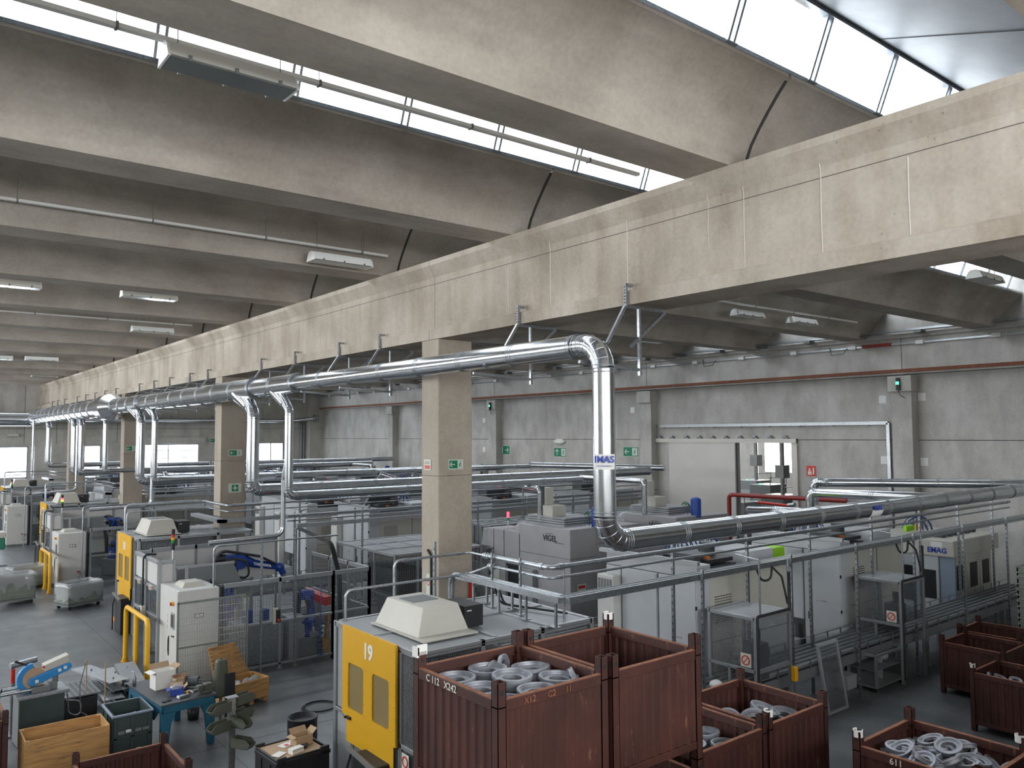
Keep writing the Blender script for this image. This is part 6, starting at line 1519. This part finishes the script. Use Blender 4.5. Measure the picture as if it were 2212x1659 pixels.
# workbench
t = thing('workbench', 'heavy blue workbench with dark steel top', 'workbench', (3.98, 14.78, 0), radians(5))
bx('bench_top', 'dark_grey', t, 0, 0, .83, .98, 1.72, .865, bevel=.006); bx('top_seam', 'black', t, .60, 0, .8655, .607, 1.72, .8665)
b = MB()
b.box(.02, .02, .70, .96, .06, .83); b.box(.02, 1.66, .70, .96, 1.70, .83); b.box(.02, .02, .70, .06, 1.70, .83); b.box(.92, .02, .70, .96, 1.70, .83); b.build('apron', 'bench_blue', t, .005)
for i, (x, s_) in enumerate(((.02, 1), (.96, -1))):
    for y in (.02, 1.60):
        MB().prism([(x, 0), (x+s_*.11, 0), (x+s_*.17, .52), (x+s_*.26, .72), (x, .72)], 'xz', y, y+.10).build('leg', 'bench_blue', t, .006)
b = MB(); b.prism([(.20, .70), (1.5, .70), (1.35, .52), (.40, .52)], 'yz', .02, .04); b.build('side_gusset', 'bench_blue', t)
# items on the bench
zb = .868
def bench(x, y): c, s_ = cos(radians(5)), sin(radians(5)); return (3.98+x*c-y*s_, 14.78+x*s_+y*c, zb)
def open_box(loc, rz, L, W, H, label, m='white_plastic', inner='cardboard', flaps=True, cat='box'):
    t = thing('cardboard_box', label, cat, loc, rz, 'open cardboard boxes'); th = .006
    b = MB(); b.box(0, 0, 0, L, W, th); b.box(0, 0, 0, L, th, H); b.box(0, W-th, 0, L, W, H); b.box(0, 0, 0, th, W, H); b.box(L-th, 0, 0, L, W, H); b.build('box_body', m, t)
    if flaps:
        MB().bar((L/2, 0, H), (L/2, -.10, H+.10 if H > .2 else H+.02), .004, L, 0, (1, 0, 0)).build('flap', m, t) if False else None
        vs = [(0, W, H), (L, W, H), (L, W+.06, H+W*.35), (0, W+.06, H+W*.35)]; MB().add(vs+[(a, b_+.005, c) for a, b_, c in vs], [(0, 1, 2, 3), (7, 6, 5, 4), (0, 4, 5, 1), (2, 6, 7, 3)]).build('flap', inner, t)
        vs = [(L, 0, H), (L, W, H), (L+W*.35, W, H+.06), (L+W*.35, 0, H+.06)]; MB().add(vs+[(a, b_, c+.005) for a, b_, c in vs], [(0, 1, 2, 3), (7, 6, 5, 4)]).build('flap', inner, t)
        vs = [(0, 0, H), (0, W, H), (-W*.38, W, H-.02), (-W*.38, 0, H-.02)]; MB().add(vs+[(a, b_, c+.005) for a, b_, c in vs], [(3, 2, 1, 0), (4, 5, 6, 7)]).build('flap', m, t)
    return t
open_box(bench(.22, .88), radians(8), .36, .27, .32, 'tall white open carton on the blue workbench', 'paper')
open_box(bench(.30, .38), radians(-12), .22, .18, .11, 'small blue and white open box with brown flap, on the workbench', 'blue_logo')
t = thing('plastic_bag', 'crumpled clear bag bulging from the blue and white box', 'bag', Vector(bench(.43, .45))+Vector((0, 0, .12))); o = MB().sphere((0, 0, 0), .10, 10, sc=(1.1, .9, .6)).build('bag', 'film', t)
for v in o.data.vertices: v.co *= rr.uniform(.8, 1.25)
open_box(bench(.50, .62), radians(12), .15, .12, .20, 'small brown carton on the workbench', 'cardboard', 'rust_edge')
t = thing('instrument', 'small flat light grey device at the front of the workbench', 'device', bench(.36, .12), radians(14)); bx('case', 'galv', t, 0, 0, 0, .20, .10, .045, bevel=.005); bx('front_plate', 'white_plastic', t, -.004, .01, .005, 0, .09, .04)
t = thing('tape_measure', 'yellow tape measure on the workbench', 'tool', bench(.56, .26), radians(30)); bx('case', 'lens_yellow', t, 0, 0, 0, .075, .045, .07, bevel=.012); MB().cyl((.037, -.003, .036), (.037, 0, .036), .022, n=14).build('side_disc', 'black', t)
t = thing('goggles', 'pair of dark goggles lying at the bench corner', 'goggles', bench(.14, .16)); MB().lathe([(.035, 0), (.042, .01), (.035, .02)], (-.03, 0, 0), n=14).lathe([(.035, 0), (.042, .01), (.035, .02)], (.06, .02, 0), n=14).build('frame', 'black', t); MB().cyl((-.03, 0, .01), (-.03, 0, .014), .034, n=14).cyl((.06, .02, .01), (.06, .02, .014), .034, n=14).build('lens', 'lamp_glass', t)
for i in range(3):
    t = thing('pliers', 'pale cream hand tool on the workbench, '+['left', 'middle', 'right'][i], 'tool', bench(.60+.07*i, .42-.03*i), radians(-20+25*i), 'cream hand tools'); MB().tube([(-.09, -.02, .012), (0, 0, .015), (.08, .02, .012)], [.014, .012, .016], 7).build('handle', 'cream_paint', t); MB().lathe([(.018, 0), (.028, .006), (.018, .012)], (.10, .02, .004), n=12).build('jaw', 'galv_dull', t)
t = thing('paper_stack', 'crumpled white papers behind the small brown carton', 'paper', bench(.58, .95), radians(20)); MB().box(0, 0, 0, .26, .2, .006).bar((.05, .05, .02), (.25, .18, .06), .12, .003).bar((.1, .15, .03), (.22, .0, .05), .1, .003).build('sheet', 'paper', t)
t = thing('tool_head', 'dark toothed tool head with bright blades on the workbench', 'tool', bench(.78, .62), radians(-40))
b = MB(); b.cyl((-.16, 0, .10), (.12, 0, .12), .085, n=14); b.cyl((.10, 0, .10), (.22, .03, .08), .06, n=12)
for i in range(14): a = i*2*pi/14; b.box(-.18+.02*(i % 3), .09*cos(a)-.012, .11+.09*sin(a)-.012, -.12+.03*(i % 3), .09*cos(a)+.012, .11+.09*sin(a)+.012)
b.build('head', 'dark_grey', t); MB().bar((-.30, -.08, .05), (-.05, -.12, .02), .05, .008).bar((-.28, -.02, .08), (-.08, -.08, .05), .04, .008).build('blade', 'galv', t)
t = thing('bench_vice', 'olive bench vice clamped on the right end of the workbench', 'vice', bench(.84, .16), radians(10))
bx('vice_base', 'olive_plastic', t, -.08, -.06, 0, .10, .08, .06, bevel=.01); bx('fixed_jaw', 'olive_plastic', t, -.04, -.07, .06, .10, .07, .17, bevel=.012); bx('moving_jaw', 'olive_plastic', t, -.17, -.06, .06, -.07, .06, .16, bevel=.012)
MB().cyl((-.30, 0, .09), (-.04, 0, .09), .016, n=10).cyl((-.28, -.09, .09), (-.28, .09, .09), .008, n=8).build('screw', 'galv', t)
t = thing('dark_stand_in', 'dark green stand-in shape on a post right of the workbench', 'stand_in', (5.22, 15.45, 0))  # made-up stand-in for an unidentified dark smear, no real jacket
MB().cyl((0, 0, 0), (0, 0, 1.30), .03, n=8).cyl((0, 0, 0), (0, 0, .03), .18, n=14).build('stand', 'mid_grey', t)
o = MB().frus((-.16, -.11, .16, .11), (-.10, -.07, .10, .07), .60, 1.30).build('stand_in', 'olive_plastic', t, .05)
bx('dark_strip', 'black', t, .03, -.15, .25, .22, -.13, 1.05, bevel=.005)
t = thing('spray_bottle', 'small grey spray bottle at the back of the workbench', 'bottle', bench(.05, 1.5)); MB().lathe([(0, 0), (.035, 0), (.035, .14), (.015, .18), (.012, .24), (0, .24)], n=14).build('bottle_body', 'galv_dull', t); MB().cyl((0, 0, .24), (-.05, 0, .27), .01, n=8).build('nozzle', 'white_plastic', t)
t = thing('small_bucket', 'small dark bucket under the workbench', 'bucket', (5.0, 16.35, 0)); MB().lathe([(0, 0), (.10, 0), (.12, .24), (.11, .24), (.09, .02), (0, .02)], n=18).build('bucket_body', 'black', t)
# bin stand
t = thing('bin_stand', 'upright slotted post carrying grey-green open parts bins', 'stand', (4.55, 12.95, 0))
MB().box(-.05, -.05, 0, .05, .05, 1.35).box(-.25, -.25, 0, .25, .25, .03).build('post', 'galv', t); bx('top_plate', 'galv', t, -.09, -.07, 1.35, .09, .07, 1.36)
def parts_bin(z, a, lab):
    n = thing('parts_bin', 'grey-green open parts bin on the bin stand, '+lab, 'bin', (4.55, 12.95, z), a, 'parts bins on the stand')
    b = MB(); W = .15
    b.prism([(.06, 0), (.36, 0), (.42, .07), (.42, .085), (.34, .155), (.06, .155)], 'xz', -W/2, -W/2+.008); b.prism([(.06, 0), (.36, 0), (.42, .07), (.42, .085), (.34, .155), (.06, .155)], 'xz', W/2-.008, W/2)
    b.box(.055, -W/2, 0, .36, W/2, .008); b.box(.055, -W/2, 0, .063, W/2, .155); b.bar((.36, 0, .004), (.42, 0, .075), W, .008); n2 = b.build('bin_body', 'olive_plastic', n)
    return n
for z, a, lab in ((1.16, 200, 'top left'), (1.20, 20, 'top right'), (.93, -70, 'middle facing forward'), (.88, 200, 'middle left'), (.95, 25, 'middle right'), (.60, -60, 'lowest, facing forward')): parts_bin(z, radians(a), lab)
t = thing('small_carton', 'small cardboard flap box on the floor by the black container', 'box', (4.3, 12.3, .35)); bx('carton', 'cardboard', t, 0, 0, -.35, .3, .25, 0); MB().prism([(0, 0), (.3, 0), (.15, .12)], 'xz', .1, .105).build('flap', 'cardboard', t)
# drum
t = thing('steel_drum', 'black open-topped drum standing on the floor', 'drum', (5.64, 12.72, 0)); MB().lathe([(0, 0), (.24, 0), (.24, .28), (.247, .29), (.24, .30), (.24, .56), (.247, .57), (.24, .58), (.24, .86), (.25, .87), (.24, .88), (.225, .88), (.225, .80), (0, .80)], n=36).build('drum_body', 'black', t)
# black box container with cardboard lid and stuff
t = thing('plastic_container', 'black plastic container covered with cardboard, at the bottom', 'container', (4.62, 11.27, 0), radians(3))
L, W, H = .82, .72, .86
b = MB(); b.box(0, 0, .05, L, W, .08)
for x0, y0, x1, y1 in ((0, 0, L, .03), (0, W-.03, L, W), (0, 0, .03, W), (L-.03, 0, L, W)): b.box(x0, y0, .05, x1, y1, H)
for x in (0, L-.14):
    for y in (-.02, W-.02): b.box(x, y, 0, x+.14, y+.04, H+.03)
for y in (.2, .5): b.box(-.015, y, .1, 0, y+.05, H-.08)
b.box(-.02, -.02, H-.09, L+.02, 0, H-.03); b.box(-.02, 0, H-.09, 0, W, H-.03); b.build('container_body', 'black', t, .006)
bx('cardboard_cover', 'cardboard', t, .04, .04, H-.03, L-.06, W-.04, H-.015)
c0 = Vector((4.62, 11.27, H-.012)); R10 = Matrix.Rotation(radians(3), 3, 'Z')
def onc(x, y): return c0+R10 @ Vector((x, y, 0))
open_box(onc(.44, .28), radians(5), .27, .19, .15, 'open carton with red print on top of the black container', 'cardboard', 'cardboard')
t = thing('printed_box', 'small white printed box at the front of the black container', 'box', onc(.28, .08), radians(15)); bx('box', 'paper', t, 0, 0, 0, .20, .11, .07); bx('lid_edge', 'galv_dull', t, -.002, -.002, .045, .202, .0, .05)
t = thing('black_device', 'small black power tool on the black container', 'tool', onc(.42, .26), radians(-25)); MB().cyl((0, 0, .03), (.16, 0, .035), .03, n=10).cyl((.12, 0, .03), (.15, .08, .03), .022, n=8).build('tool_body', 'black', t)
for i, (x, y, a) in enumerate(((.30, .42, 20), (.44, .50, -15), (.60, .50, 8), (.08, .12, 30))):
    t = thing('leaflet', 'white paper on the black container, '+['left', 'upper left', 'behind the carton', 'front left'][i], 'paper', onc(x, y)+Vector((0, 0, .003*i)), radians(a), 'papers on the black container'); bx('sheet', 'paper', t, 0, 0, 0, .19, .14, .003); 
    if i == 0: bx('red_triangle', 'red', t, .07, .02, .003, .13, .08, .005)
# cable on the floor behind cell 19
t = thing('floor_cable', 'coil of black cable lying on the floor left of cell 19', 'cable', (7.2, 15.4, .012)); MB().tube([(.38*cos(a*.35)*(1-.004*a), .32*sin(a*.35), 0+.0005*a) for a in range(46)], .01, 5).build('coil', 'black_rubber', t)
# blue board behind the cell roof
t = thing('blue_panel', 'bright blue angled panel behind the cell roof, left of the nearest column', 'panel', (8.3, 14.0, 0)); b = MB(); b.prism([(0, 1.45), (1.3, 1.35), (1.3, 1.75), (0, 2.05)], 'xz', 0, .05); b.build('panel', 'sky_blue', t); bx('stand', 'grey_panel', t, .1, .05, 0, .2, .15, 1.9, 1.1, .05, 0, 1.2, .15, 1.6); bx('panel_box', 'cardboard', t, .75, .05, 1.7, 1.0, .2, 1.82)
t = thing('red_bar', 'red upright bar at the foot of the nearest column', 'bar', (9.0, 12.68, 0)); bx('bar', 'red', t, -.02, -.02, 0, .02, .02, 2.75)
t = thing('cable', 'black cable running up the left face of the nearest column', 'cable', (8.29, 12.95, 0)); MB().tube([(0, 0, .1), (0, 0, 3.2), (0, .12, 3.3)], .025, 6).build('cable_run', 'black_rubber', t)
t = thing('cable', 'thick black cables dropping from the tray beside the near fence', 'cable', (9.25, 18.7, 0))
for i in range(3): MB().tube(round_path([(.05*i, 2.6, 2.9), (.05*i, .6, 2.7), (.04*i, .1, 1.9), (.04*i, .0, .1)], .4, 5), .025, 6).build('cable_run', 'black_rubber', t)
